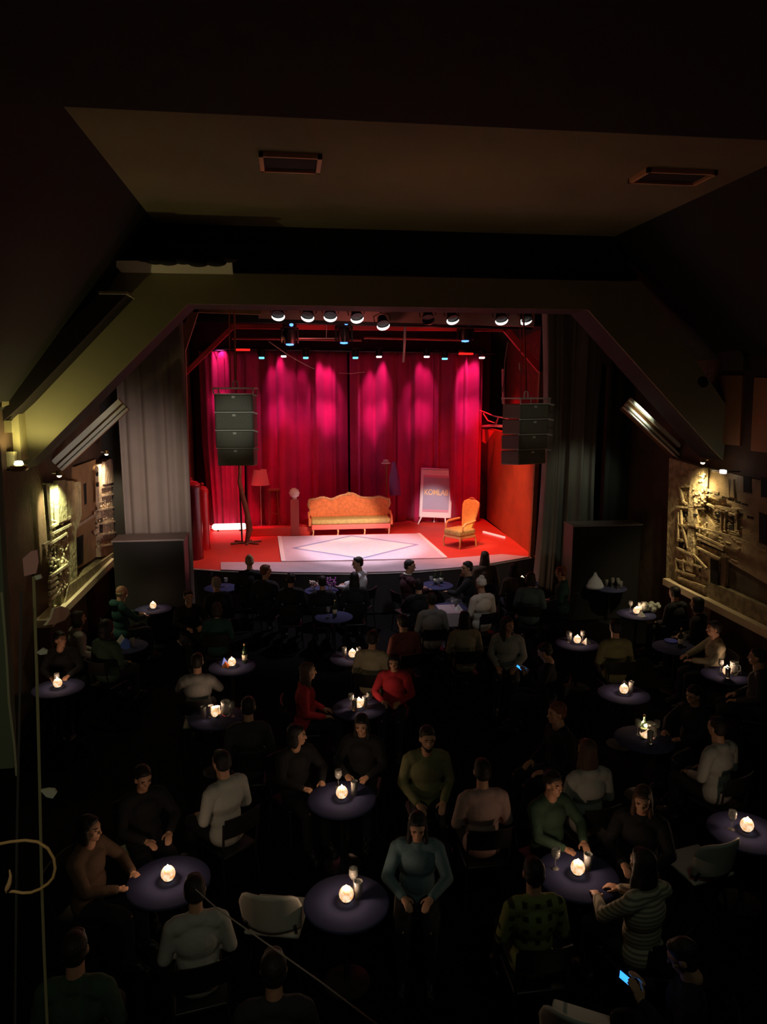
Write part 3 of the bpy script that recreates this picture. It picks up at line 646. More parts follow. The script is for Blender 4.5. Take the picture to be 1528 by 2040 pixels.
# near left yellow pillar and openings
NP = thing('gable_pillar', 'bright yellow lit gable and pillar relief at the left edge above the wall lamp', 'relief', (-3.9, 10, 3.5))
yl = mat('yellow_plaster', (.62,.55,.28), .8, var=.1)
q = MB(); wp(q, [(-12,812),(33,764),(37,800),(20,800),(-12,800)], X0, .1); wp(q, [(20,800),(37,800),(45,915),(28,918),(25,870)], X0, .1); wp(q, [(12,900),(19,900),(20,935),(14,930)], X0, .1); wp(q, [(8,838),(12,836),(14,862),(9,862)], X0, .1); q.build('plaster', yl, NP, world=True)
q = MB(); q.tube([aX(*p_, X0+.12) for p_ in ((33,764),(38,770),(40,778),(42,786))], .02, 6); q.tube([aX(*p_, X0+.12) for p_ in ((38,770),(41,758),(42,754))], [.03,.035,.01], 6); q.build('leaf_ornament', mat('leaf_pale', (.6,.6,.4), .6), NP, True, True)
def walllamp(px, py, X, sgn, label, e=6, col=(1,.95,.55)):
    p = aX(px, py, X); t = thing('sconce', label, 'lamp', p)
    MB().lathe([(.0,-.02),(.10,-.03),(.13,.0),(.11,.04),(.05,.06),(.0,.06)], n=20).build('dish', mat('lamp_brass', (.3,.2,.08), .3, .8), t, True)
    MB().lathe([(.0,.0),(.06,.0),(.065,.05),(.05,.10),(.0,.11)], n=16).build('bulb', mat('bulb_glow_%d' % e, (1,1,.9), .3, 0, col, e), t, True)
    MB().cyl((0,0,.0), (-sgn*.16,0,-.02), .015).build('arm', M_metal, t, True)
    return p
p = walllamp(38, 933, -3.75, 1, 'small glowing wall lamp at the left edge below the yellow gable', 8)
light('SPOT', p+Vector((.12,.0,.12)), 26, (1,.86,.33), p+Vector((.2,.25,1.5)), .05, 150, .5)
# strip lamps at the top of towers
def tower_lamp(px, py, X, sg, label):
    p = aX(px, py, X); t = thing('picture_light', label, 'lamp', p)
    MB().cyl((-sg*.1,0,.05), (0,0,.05), .012).build('arm', M_steel, t, True)
    MB().lathe([(.02,.0),(.05,.01),(.045,.08),(.0,.09)], n=14).build('hood', mat('lamp_brass', (.3,.2,.08), .3, .8), t, True)
    MB().ell((0,0,.005), (.035,.035,.03)).build('bulb', mat('bulb_glow_6', (1,1,.9), .3, 0, (1,.95,.55), 6), t, True)
    return p
p = tower_lamp(118, 948, X0+.36, 1, 'small lamp over the near left carved tower'); light('SPOT', p+Vector((.02,0,-.05)), 210, (1,.97,.50), aX(113,1015,X0+.2), .04, 76, .8); light('SPOT', p+Vector((.2,0,0)), 17, (1,.92,.50), aX(110,1200,X0+.4), .05, 110, 1)
p = tower_lamp(212, 905, X0+.36, 1, 'small lamp over the far left carved tower'); light('SPOT', p+Vector((.02,0,-.05)), 150, (1,.80,.50), aX(212,985,X0+.2), .04, 84, .8)
light('POINT', (-3.3, 13.6, 3.0), 3, (1,.5,.25), size=.2)
# pale cloth at near end of ledge
q = MB(); P = [aX(x, y, -3.6) for x, y in ((86,1246),(97,1232),(103,1212),(118,1208),(131,1212),(135,1222),(124,1236),(105,1243))]
q.prism(P, (.04, 0, 0)); tag(q.build('draped_cloth', mat('pale_cloth', (.65,.62,.5), .8)), 'pale leaf shaped cloth hanging off the near end of the left ledge', 'cloth')
# --- right
X1 = 7.35
st3 = mat('amber_stone', (.55,.42,.22), .85, var=.5, vscale=8, bump=.9, bscale=14)
R1 = thing('carved_tower', 'amber lit carved stone tower relief with balcony on the right wall', 'relief', (7.3, 13, 0))
q = MB(); wp(q, [(1347,912),(1410,930),(1412,1010),(1440,1050),(1445,1110),(1432,1170),(1340,1160),(1343,1050)], X1, -.14); q.build('panel', st3, R1, world=True)
q = MB(); wp(q, [(1384,934),(1411,932),(1408,1008),(1380,1010)], X1-.14, -.08); wp(q, [(1379,1012),(1396,1014),(1394,1050),(1378,1046)], X1-.14, -.08); wp(q, [(1376,1052),(1388,1054),(1386,1140),(1372,1136)], X1-.14, -.06); q.build('pilaster', st3, R1, world=True)
q = MB()
for a, b in (((1345,1009),(1404,1013)), ((1353,1045),(1395,1052)), ((1395,1052),(1460,1070)), ((1460,1070),(1528,1098)), ((1388,1063),(1443,1090)), ((1390,1072),(1442,1096)), ((1388,1090),(1435,1114)), ((1348,1091),(1385,1108)), ((1385,1108),(1408,1133)),
             ((1352,1045),(1351,1075)), ((1360,1047),(1371,1092)), ((1351,1075),(1362,1076)), ((1354,968),(1362,1000)), ((1362,1000),(1378,1010)), ((1356,970),(1380,968)), ((1404,986),(1440,991)), ((1402,1000),(1425,1012)), ((1425,1008),(1470,1018)),
             ((1347,1115),(1400,1130)), ((1347,1135),(1385,1148)), ((1352,1150),(1405,1170)), ((1347,1112),(1348,1140)), ((1362,1114),(1362,1138)), ((1352,1020),(1352,1045)), ((1357,1016),(1358,1044)), ((1406,975),(1432,983))): wbar(q, a, b, X1-.19, .03)
for i in range(230):
    x = random.uniform(1352,1410); y = random.uniform(940,1155); q.ell(aX(x, y, X1-(.22 if 1382<x<1410 and y<1010 else .14)), (.025,random.uniform(.015,.055),random.uniform(.012,.05)), seg=7, ring=5)
for i in range(120):
    x = random.uniform(1412,1475); y = random.uniform(990,1100)+(x-1412)*.35; q.ell(aX(x, y, X1-.08), (.02,random.uniform(.03,.12),random.uniform(.01,.025)), seg=7, ring=5)
q.build('carved_ledges', st3, R1, True, True)
holes([rect(1362,1017,1379,1041,3), rect(1416,1112,1431,1160,6), rect(1348,1112,1353,1134,2), rect(1389,1122,1396,1137,2), [(1391,1076),(1444,1098),(1444,1102),(1391,1081)], [(1353,1078),(1366,1082),(1368,1095),(1351,1090)]], X1-.14, -.01, R1)  # slanting strip below the balcony is painted shade, the rest are openings
holes([rect(1382,1023,1390,1027,1)], X1-.22, -.01, R1)
R2 = thing('painted_facade', 'dim carved palace facade with arched windows on the right wall', 'relief', (7.3, 10.5, 0))
q = MB(); wp(q, [(1410,930),(1600,975),(1600,1200),(1445,1110),(1440,1050),(1412,1010)], X1, -.08); q.build('panel', mat('facade_tan', (.36,.26,.14), .85, var=.35, vscale=5, bump=.5), R2, world=True)
for x, y0, y1 in ((1430,1017,1043), (1456,1022,1058)):
    holes([[(x+6, y1)]+[(x+6*math.cos(a), y0+8-8*math.sin(a)) for a in [k*PI/6 for k in range(7)]]+[(x-6, y1-3)]], X1-.08, -.01, R2, 'arched_window')
holes([rect(1482,948,1497,980,3), rect(1513,1020,1528,1080,6), rect(1517,950,1545,990,3)], X1-.08, -.01, R2, 'window')
holes([[(1409+i*14,977+i*5),(1420+i*14,980+i*5),(1420+i*14,983+i*5),(1409+i*14,980+i*5)] for i in range(6)]+[rect(1468+i*21,1020+i*7,1480+i*21,1025+i*7,3) for i in range(2)], X1-.08, -.01, R2, 'cornice_gap')
for x in (1438, 1446, 1470):
    q = MB(); wbar(q, (x,1019), (x-1,1056), X1-.11, .03); q.build('window_column', MT['facade_tan'], R2, True, True)
for x in (1452, 1462):
    q = MB(); wp(q, [(x-4,990),(x,955),(x+3,955),(x+5,992)], X1-.08, -.04); q.build('spire', MT['facade_tan'], R2, world=True)
R3 = thing('dark_panelled_wall', 'dark framed lower panel of the right carved wall', 'panel', (7.3, 10.5, 0))
q = MB(); wp(q, [(1447,1100),(1600,1165),(1600,1320),(1438,1165)], X1, -.05); q.build('panel', mat('panel_dark', (.09,.07,.04), .85, var=.5, vscale=3), R3, world=True)
q = MB(); wp(q, [(1443,1098),(1453,1100),(1449,1180),(1438,1172)], X1-.05, -.05); wbar(q, (1449,1182), (1528,1232), X1-.08, .035); q.build('frame', MT['facade_tan'], R3, world=True)
BR = thing('stone_ledge', 'long dim tan ledge along the foot of the right carved wall', 'ledge', (7.2, 11, 0))
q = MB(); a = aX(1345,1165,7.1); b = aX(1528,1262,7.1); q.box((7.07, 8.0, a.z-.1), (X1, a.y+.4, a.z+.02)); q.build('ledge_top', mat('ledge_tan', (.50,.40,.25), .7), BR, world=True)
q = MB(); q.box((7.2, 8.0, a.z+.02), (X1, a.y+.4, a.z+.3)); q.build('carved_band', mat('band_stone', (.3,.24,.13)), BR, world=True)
# brown panels high on the right
for pts, lb in (([(1440,748),(1484,748),(1478,888),(1436,884)], 'tall dim brown panel high on the right wall, the left one of two'), ([(1507,752),(1560,754),(1560,905),(1500,898)], 'tall dim brown panel high on the right wall, cut by the picture edge')):
    q = MB(); wp(q, pts, X1, -.04); tag(q.build('high_panel', mat('panel_brown', (.42,.20,.09), .8)), lb, 'panel')
q = MB(); wp(q, [(1446,690),(1482,688),(1495,710),(1494,738),(1446,738)], X1, -.12); tag(q.build('hanging_hood', mat('hood_grey', (.12,.11,.09), .7)), 'dim grey hooded fixture above the brown panel on the right', 'fixture')
p = tower_lamp(1400, 922, X1-.38, -1, 'small lamp over the right carved tower'); light('SPOT', p+Vector((-.02,0,-.05)), 150, (1,.82,.45), aX(1388,1010,X1-.2), .04, 74, 1)
light('SPOT', p+Vector((-.2,0,-.0)), 48, (1,.78,.42), aX(1400,1060,X1-.2), .06, 120, 1)
p = aX(1437, 939, X1-.3); t = thing('spotlight', 'small bright spotlight on an arm beside the right carved tower', 'lamp', p)
MB().caps((0,-.02,0), (0,.25,-.02), .03, .015).build('body', M_steel, t, True); MB().rbox((-.035,-.1,-.03), (.035,.0,.03), .01).build('lens', mat('spot_white', (1,1,1), .3, 0, (.95,.97,1), 6), t); MB().cyl((0,-.05,0), (.3,-.05,.0), .008).build('arm', M_metal, t, True)
# sloping white ridged battens
for pa, pb, lb, fl in (((237,797),(104,920),'white ridged batten sloping up along the left side of the arch',1), ((1256,797),(1372,907),'thin white ridged batten sloping down at the right side of the arch',-1)):
    a, b = aY(*pa, 12.9), aY(*pb, 12.9); t = thing('ridged_batten', lb, 'batten', tuple((a+b)/2)); d = (b-a).normalized(); n = Vector((d.z,0,-d.x)); n = n if n.z > 0 else -n
    for k, (o_, wd_) in enumerate(((-.02,.085),(-.125,.05),(-.19,.04))) if fl > 0 else enumerate(((.02,.05),(-.11,.035),(-.17,.02))):
        q = MB(); q.prism([a+n*(o_-wd_/2), b+n*(o_-wd_/2), b+n*(o_+wd_/2), a+n*(o_+wd_/2)], (0,.09,0)); q.build('slat', mat('batten_white', (.88,.82,.74), .6), t, world=True)
    q = MB(); q.prism([a-n*.22, b-n*.22, b+n*.03, a+n*.03], (0,.02,0)); 
    for v in range(len(q.v)): q.v[v] = (q.v[v][0], q.v[v][1]+.09, q.v[v][2])
    q.build('backing', M_wood, t, world=True)
# green-white haze lamp
p = aY(1400, 760, 11.15); t = thing('projector_lamp', 'dim greenish round lamp high on the right wall', 'lamp', p)
MB().lathe([(.0,-.1),(.07,-.1),(.08,.02),(.0,.03)], M=Matrix.Rotation(math.radians(-70),4,'X') @ Matrix.Rotation(math.radians(20),4,'Y')).build('housing', M_metal, t, True)
MB().ell((-.02,-.02,-.0), (.06,.06,.06)).build('lens', mat('dim_green_lens', (.3,.35,.25), .4, 0, (.6,.7,.42), .10), t, True)
light('SPOT', (6.6, 12.7, 4.6), 110, (.80,.95,.70), aY(1135,1000,15.1), .2, 44, .9)  # added unseen spot beyond the bulkhead, tints the right drape green

# ================================================================ FOREGROUND CABLES
q = MB(); a, b = aY(-6, 930, 3), aY(27, 1530, 3); q.prism([a+Vector((-.25,0,0)), a, b, b+Vector((-.35,0,0))], (0,.05,0)); q.prism([a+Vector((-.25,0,2.2)), a+Vector((0,0,2.2)), a, a+Vector((-.25,0,0))], (0,.05,0))
tag(q.build('green_drape_strip', mat('dark_green_cloth', (.10,.13,.08), .8)), 'dark green cloth strip hanging at the left edge of the picture', 'cloth')
q = MB().tube([aY(x, y, 3.0) for x, y in ((3,1180),(12,1290),(18,1400),(28,1480),(33,1545))], .005, 6); tag(q.build('edge_cable', mat('cable_olive', (.35,.36,.22), .5), smooth=True), 'thin cable running down the edge of the green cloth', 'cable')
q = MB().tube([aY(x, y, 2.6) for x, y in ((42,1180),(40,1350),(36,1550),(33,1700),(30,2060))], .0045, 6); tag(q.build('hanging_cable', mat('cable_grey', (.07,.07,.07), .5), smooth=True), 'thin grey cable hanging straight down at far left', 'cable')
T1 = thing('flag_pole', 'thin olive pole with pale clips rising at the left side', 'pole', tuple(aY(75,1360,2.8)))
MB().tube([aY(x, y, 2.8) for x, y in ((65,1100),(68,1180),(72,1300),(75,1400),(79,1560),(83,1760),(88,1900),(95,2060))]+[Vector((aY(95,2060,2.8).x,2.8,0))], .006, 6).build('shaft', mat('pole_olive', (.34,.32,.16), .5), T1, True, True)
for pts in (((72,1300),(84,1292),(94,1297),(93,1303),(80,1305)), ((80,1575),(95,1572),(108,1573),(113,1580),(105,1591),(92,1588)), ((68,1148),(80,1145),(83,1152),(72,1156))):
    MB().prism([aY(x, y, 2.78) for x, y in pts], (0,.012,0)).build('clip', mat('clip_pale', (.6,.62,.5), .5), T1, world=True)
q = MB().prism([aY(x, y, 2.77) for x, y in ((45,1113),(62,1098),(74,1096),(77,1120),(72,1142),(48,1148))], (0,.008,0)); tag(q.build('pink_flag', mat('pink_cloth', (.65,.34,.32), .8)), 'small dim pink flag at the top of the olive pole', 'flag')
q = MB().tube([aY(x, y, 2.0) for x, y in ((-900,1500),(-300,1650),(-14,1686),(0,1681),(20,1677),(50,1674),(75,1677),(95,1690),(107,1710),(110,1730),(106,1748),(96,1760),(80,1771),(62,1778),(45,1779),(28,1776),(12,1776))], .0042, 8)
tag(q.build('cable_loop', mat('tan_cable', (.62,.40,.16), .45), smooth=True), 'tan cable loop curling out from the left edge', 'cable')
q = MB().tube([aY(x, y, 1.98) for x, y in ((19,1733),(21,1745),(19,1758),(15,1768),(12,1774))], [.002,.004,.006,.007,.004], 8)
tag(q.build('twisted_tie', mat('tie_orange', (.8,.5,.25), .4), smooth=True), 'small orange twisted tie at the end of the cable loop', 'tie')
q = MB().tube([aY(390,1772,3.6), aY(430,1808,3.4), aY(520,1872,3.0), aY(640,1957,2.6), aY(760,2048,2.3), Vector((.9,1.2,0))], .0035, 6); tag(q.build('diagonal_cable', mat('cable_pale', (.45,.44,.38), .5), smooth=True), 'thin pale cable crossing diagonally at the bottom', 'cable')

# ================================================================ PEOPLE
M_slot = mat('plain_grey', (.5,.5,.5))
def remesh(mb, name, vox, smooth=2):
    me = mb.mesh(name); o = bpy.data.objects.new('tmp', me); COL.objects.link(o)
    r = o.modifiers.new('r', 'REMESH'); r.mode = 'VOXEL'; r.voxel_size = vox; r.use_smooth_shade = True
    s = o.modifiers.new('s', 'SMOOTH'); s.iterations = smooth; s.factor = .5
    bpy.context.view_layer.update()
    out = bpy.data.meshes.new_from_object(o.evaluated_get(bpy.context.evaluated_depsgraph_get())); out.name = name
    bpy.data.objects.remove(o); bpy.data.meshes.remove(me)
    out.materials.clear(); out.materials.append(M_slot)
    return out
HC = Vector((0, .05, 1.27))
ARMS = {'lap': [((.25,.0,.77),(.13,.25,.67)), ((-.25,.0,.77),(-.13,.25,.67))],
        'table': [((.27,.16,.84),(.12,.37,.80)), ((-.27,.16,.84),(-.12,.37,.80))],
        'chin': [((.22,.26,.82),(.10,.17,1.08)), ((-.27,.16,.84),(-.08,.37,.80))],
        'phone': [((.24,.06,.80),(.09,.29,.90)), ((-.24,.06,.80),(-.09,.29,.90))]}
def headM(yaw, pitch): return Matrix.Translation(HC) @ Matrix.Rotation(math.radians(yaw), 4, 'Z') @ Matrix.Rotation(math.radians(pitch), 4, 'X')
def hand(mb, W, d, n, sd, s=1.0):
    d = d.normalized(); side = d.cross(n).normalized()*sd; n = n.normalized()
    R_ = Matrix((side, d, n)).transposed()
    mb.ell(W+d*.045, (.038,.052,.016), R_)
    for k, (o_, l_) in enumerate(((-.027,.058),(-.009,.07),(.010,.074),(.028,.066))):
        b0 = W+d*.082+side*o_; m0 = b0+(d*.85+n*.35)*l_*.5; e0 = m0+(d*.6+n*.75)*l_*.5
        mb.caps(b0, m0, .0095, .0088, 8); mb.caps(m0, e0, .0088, .0075, 8)
    b0 = W+d*.02+side*.03; m0 = b0+(d*.7+side*.7+n*.2)*.038; e0 = m0+(d*.95+side*.2+n*.3)*.03
    mb.caps(b0, m0, .013, .011, 8); mb.caps(m0, e0, .011, .009, 8)
def handdir(pose, k, E, W):
    if pose == 'phone': return Vector((-.3*(1 if k == 0 else -1), .45, .8)), Vector((-.6*(1 if k == 0 else -1), .7, -.3))
    if pose == 'chin' and k == 0: return Vector((-.3, -.15, .9)), Vector((-.2, -.9, -.1))
    d = (W-E); d.z *= .3; return d + Vector((0, .1, -.02)), Vector((0, 0, -1))
def torso(mb, e=0):
    mb.ell((0,-.01,.56), (.175+e,.13+e,.13+e)); mb.ell((0,.01,.72), (.15+e,.115+e,.16+e)); mb.ell((0,0,.90), (.172+e,.12+e,.17+e))
    mb.caps((-.14,-.01,1.035), (.14,-.01,1.035), .062+e, .062+e); mb.ell((0,-.02,1.075), (.105+e,.06+e,.045+e))
    mb.ell((0,.05,.94), (.13+e,.075+e,.10+e))
def arms(mb, pose, e=0, stop=1.0):
    for k, (E, W) in enumerate(ARMS[pose]):
        s = 1 if k == 0 else -1; E = Vector(E); W = Vector(W); S = Vector((s*.185, -.01, 1.02))
        mb.caps(S, E, .055+e, .043+e); mb.caps(E, E.lerp(W, stop), .043+e, .030+e)
def legs(mb, e=0, stop=1.0):
    for s in (-1, 1):
        K = Vector((s*.12,.43,.52)); A = Vector((s*.12,.45,.08))
        mb.caps((s*.09,.02,.545), K, .085+e, .062+e); mb.caps(K, K.lerp(A, stop), .058+e, .038+e); mb.ell((s*.12,.30,.545), (.07+e,.2,.07+e))
CA = {}
def cached(key, fn):
    if key not in CA: CA[key] = fn()
    return CA[key]
def body_mesh(pose, yaw, pitch):
    mb = MB(); torso(mb); arms(mb, pose); legs(mb)
    for s in (-1, 1): mb.caps((s*.12,.43,.06), (s*.125,.60,.035), .038, .03)
    mb.caps((0,-.01,1.07), (0,.02,1.2), .056, .052)
    for k, (E, W) in enumerate(ARMS[pose]):
        d, n = handdir(pose, k, Vector(E), Vector(W)); hand(mb, Vector(W), d, n, 1 if k == 0 else -1)
    M = headM(yaw, pitch); h = MB()
    h.ell((0,-.012,.035), (.073,.092,.083)); h.ell((0,.022,-.035), (.060,.064,.075)); h.ell((0,.055,-.088), (.030,.026,.022)); h.ell((0,.03,.02),(.066,.066,.06))
    h.caps((0,.090,.012), (0,.106,-.026), .008, .013); h.ell((0,.075,.028), (.050,.018,.012)); h.ell((0,.082,-.060), (.025,.012,.008)); h.ell((0,.080,-.070), (.021,.012,.007))
    for s in (-1, 1): h.ell((s*.074,-.004,-.008), (.012,.022,.032)); h.ell((s*.038,.055,-.025), (.022,.025,.02)); h.ell((s*.011,.098,-.028), (.008,.010,.007), seg=8, ring=6)
    h.caps((0,0,-.08), (0,-.02,-.16), .05, .055)
    mb.add([M @ Vector(v) for v in h.v], h.f)
    return remesh(mb, 'body', .0078, 2)
def eyes_mesh(yaw, pitch):
    M = headM(yaw, pitch); h = MB()
    for s in (-1, 1): h.ell((s*.030,.080,.006), (.013,.009,.006), seg=12, ring=8); h.tube([(s*.012,.092,.024),(s*.03,.094,.029),(s*.046,.084,.024)], .004, 6)
    m = MB().add([M @ Vector(v) for v in h.v], h.f).mesh('eyes', True); m.materials.append(M_slot); return m
def top_mesh(pose, hood):
    mb = MB(); torso(mb, .016); arms(mb, pose, .013, .93); mb.lathe([(.075,1.05),(.070,1.10),(.064,1.115),(.02,1.11)], c=(0,-.005,0))
    if hood: mb.ell((0,-.10,1.10), (.13,.07,.07)); mb.ell((0,-.03,1.10), (.11,.09,.045))
    return remesh(mb, 'top', .0115, 3)
def trouser_mesh():
    mb = MB(); mb.ell((0,-.01,.56), (.182,.138,.115)); legs(mb, .012, .93); return remesh(mb, 'trousers', .0125, 3)
def shoe_mesh():
    mb = MB()
    for s in (-1, 1): mb.caps((s*.12,.40,.05), (s*.127,.62,.04), .048, .04); mb.ell((s*.122,.5,.075), (.045,.09,.05)); mb.box((s*.123-.045,.36,0), (s*.123+.045,.66,.03))
    return remesh(mb, 'shoes', .011, 2)
def hair_mesh(style, yaw, pitch):
    M = headM(yaw, pitch); h = MB()
    if style == 'bald': h.ell((0,-.038,-.008), (.077,.064,.052)); h.caps((-.074,-.01,-.0), (.0,-.09,.0), .012, .02)
    elif style == 'beanie': h.ell((0,-.015,.062), (.089,.106,.082)); h.ell((0,-.03,.03), (.090,.095,.05)); h.caps((0,-.02,.13), (0,-.06,.15), .05, .03)
    elif style == 'hoodup': h.ell((0,-.045,.03), (.108,.118,.125)); h.ell((0,-.08,-.06), (.105,.09,.11)); h.ell((0,-.03,-.14), (.12,.10,.05))
    else:
        h.ell((0,-.024,.045), (.083,.098,.086)); h.ell((0,-.05,-.005), (.081,.068,.07)); h.ell((0,.035,.085), (.058,.045,.030))
    if style == 'long':
        h.ell((0,-.070,-.11), (.092,.048,.15)); h.ell((0,-.085,-.22), (.085,.035,.12))
        for s in (-1, 1): h.ell((s*.070,-.02,-.07), (.024,.050,.13)); h.ell((s*.075,-.0,-.16), (.028,.035,.10))
    if style == 'bob':
        h.ell((0,-.06,-.06), (.092,.055,.09))
        for s in (-1, 1): h.ell((s*.072,-.015,-.05), (.025,.052,.085))
    if style == 'bun': h.ell((0,-.085,.11), (.05,.05,.048))
    if style == 'pony': h.caps((0,-.11,.03), (0,-.15,-.05), .03, .035); h.caps((0,-.15,-.05), (0,-.13,-.2), .035, .015)
    h.v = [tuple(M @ Vector(v)) for v in h.v]
    return remesh(h, 'hair', .0085, 2)
def beard_mesh(yaw, pitch):
    M = headM(yaw, pitch); h = MB(); h.ell((0,.052,-.088), (.040,.036,.040)); h.caps((-.055,.02,-.06), (-.02,.075,-.085), .016, .014); h.caps((.055,.02,-.06), (.02,.075,-.085), .016, .014)
    h.v = [tuple(M @ Vector(v)) for v in h.v]; return remesh(h, 'beard', .008, 2)
def inst(name, me, m, parent):
    o = bpy.data.objects.new(name, me); COL.objects.link(o); o.parent = parent
    o.material_slots[0].link = 'OBJECT'; o.material_slots[0].material = m
    return o
HAIRC = {'black': (.008,.007,.007), 'dark': (.018,.012,.009), 'brown': (.07,.035,.018), 'auburn': (.16,.05,.025), 'grey': (.25,.22,.19), 'blond': (.35,.24,.12), 'cream': (.80,.73,.62), 'sand': (.45,.32,.2)}
TOPC = {'black': (.010,.010,.012), 'navy': (.015,.02,.035), 'white': (.85,.85,.92), 'cream': (.80,.73,.62), 'grey': (.28,.28,.27), 'palegrey': (.42,.43,.40), 'teal': (.015,.065,.06), 'red': (.5,.025,.04), 'rose': (.30,.09,.08), 'olive': (.20,.20,.09),
        'green': (.04,.085,.05), 'check': (.22,.25,.07), 'stripe': (.50,.44,.32), 'wine': (.05,.012,.02), 'brown': (.10,.06,.035), 'bluegrey': (.12,.20,.23), 'beige': (.42,.38,.26), 'pink': (.45,.30,.27), 'charcoal': (.035,.035,.04)}
def topmat(k):
    key = 'cloth_'+k
    if key in MT: return MT[key]
    if k in ('check', 'stripe'):
        m = bpy.data.materials.new(key); m.use_nodes = True; N = m.node_tree.nodes; L = m.node_tree.links; b = N['Principled BSDF']; b.inputs['Roughness'].default_value = .9
        tc = N.new('ShaderNodeTexCoord'); out = None
        dirs = ('X', 'Z') if k == 'check' else ('Z',)
        for d_ in dirs:
            wv = N.new('ShaderNodeTexWave'); wv.bands_direction = d_; wv.inputs['Scale'].default_value = 3.2 if k == 'check' else 9; wv.inputs['Distortion'].default_value = .6; L.new(tc.outputs['Object'], wv.inputs['Vector'])
            if out is None: out = wv.outputs['Fac']
            else:
                mm = N.new('ShaderNodeMath'); mm.operation = 'MAXIMUM'; L.new(out, mm.inputs[0]); L.new(wv.outputs['Fac'], mm.inputs[1]); out = mm.outputs[0]
        r = N.new('ShaderNodeValToRGB'); c = TOPC[k]; r.color_ramp.elements[0].position = .25; r.color_ramp.elements[1].position = .55
        r.color_ramp.elements[0].color = (*[x*(.12 if k == 'check' else .4) for x in c], 1); r.color_ramp.elements[1].color = (*c, 1); L.new(out, r.inputs[0]); L.new(r.outputs[0], b.inputs['Base Color'])
        MT[key] = m; return m
    return mat(key, TOPC[k], .9, bump=.35, bscale=11, var=.12, vscale=5)
M_skin = mat('skin_light', (.55,.30,.19), .55, var=.08, vscale=8); M_skin2 = mat('skin_tan', (.36,.18,.10), .55, var=.08, vscale=8)
M_eye = mat('eye_dark', (.015,.01,.01), .3); M_trou = mat('trousers_dark', (.012,.013,.018), .9); M_shoe = mat('shoes_black', (.01,.01,.01), .5)
def person(x, y, rz, pose, yaw, pitch, hair, hc, top, label, hood=False, beard=False, skin=None, scale=1.0, collar=False):
    t = thing('person', label, 'person', (x, y, 0), rz, group='audience members seated at the tables'); t.scale = (scale,)*3
    inst('body', cached(('b', pose, yaw, pitch), lambda: body_mesh(pose, yaw, pitch)), skin or M_skin, t)
    inst('eyes', cached(('e', yaw, pitch), lambda: eyes_mesh(yaw, pitch)), M_eye, t)
    nm = {'white': 'shirt', 'stripe': 'sweater', 'check': 'checked_shirt', 'teal': 'jacket', 'red': 'sweater', 'cream': 'sweater'}.get(top, 'top')
    inst(nm, cached(('t', pose, hood), lambda: top_mesh(pose, hood)), topmat(top), t)
    inst('trousers', cached('tr', trouser_mesh), M_trou, t)
    inst('shoes', cached('sh', shoe_mesh), M_shoe, t)
    inst({'beanie': 'beanie', 'hoodup': 'hood'}.get(hair, 'hair'), cached(('h', hair, yaw, pitch), lambda: hair_mesh(hair, yaw, pitch)), mat('hair_'+hc, HAIRC[hc], .6, bump=.3, bscale=60), t)
    if collar:
        n = 24; MB().tube([(.068*math.cos(2*PI*i/n), -.005+.066*math.sin(2*PI*i/n), 1.125-.012*math.sin(2*PI*i/n)) for i in range(n)], .013, 8, closed=True).build('collar', mat('collar_white', (.85,.85,.88), .8), t, True)
    if beard: inst('beard', cached(('bd', yaw, pitch), lambda: beard_mesh(yaw, pitch)), MT['hair_'+hc], t)
    return t
# ---- chair prototype
def chair_proto():
    t = thing('cafe_chair', '', 'chair', (0, 0, 0), group='dark cafe chairs under the audience')
    m = mat('chair_black', (.012,.012,.012), .4); mm = mat('chair_frame', (.05,.05,.05), .3, .6)
    MB().rbox((-.2,-.21,.40), (.2,.19,.438), .015, seg=3).build('seat', m, t, True)
    V = []; n = 12
    q = MB(); n = 12; V = []; F = []
    for i in range(n+1):
        a = -1+2*i/n; x = a*.2; y = -.245-.035*(1-a*a)
        V += [(x, y, .66), (x, y-.025, .86), (x, y-.04, .862), (x, y-.018, .66)]
    for i in range(n):
        for k in range(4): F.append((i*4+k, i*4+(k+1) % 4, i*4+4+(k+1) % 4, i*4+4+k))
    F += [(0,1,2,3), (n*4+3,n*4+2,n*4+1,n*4)]
    q.add(V, F).build('backrest', m, t, True)
    for s in (-1, 1):
        MB().tube([(s*.17,.16,.41),(s*.19,.2,0)], .012, 8).build('leg', mm, t, True)
        MB().tube([(s*.2,-.25,.80),(s*.195,-.22,.5),(s*.19,-.2,.4),(s*.21,-.25,0)], .012, 8).build('leg', mm, t, True)
    return t
CH = chair_proto(); ch_used = [False]
def chair(x, y, rz, label):
    if not ch_used[0]:
        CH.location = (x, y, 0); CH.rotation_euler = (0, 0, rz); CH['label'] = label; ch_used[0] = True; return CH
    return dup(CH, (x, y, 0), rz, label)
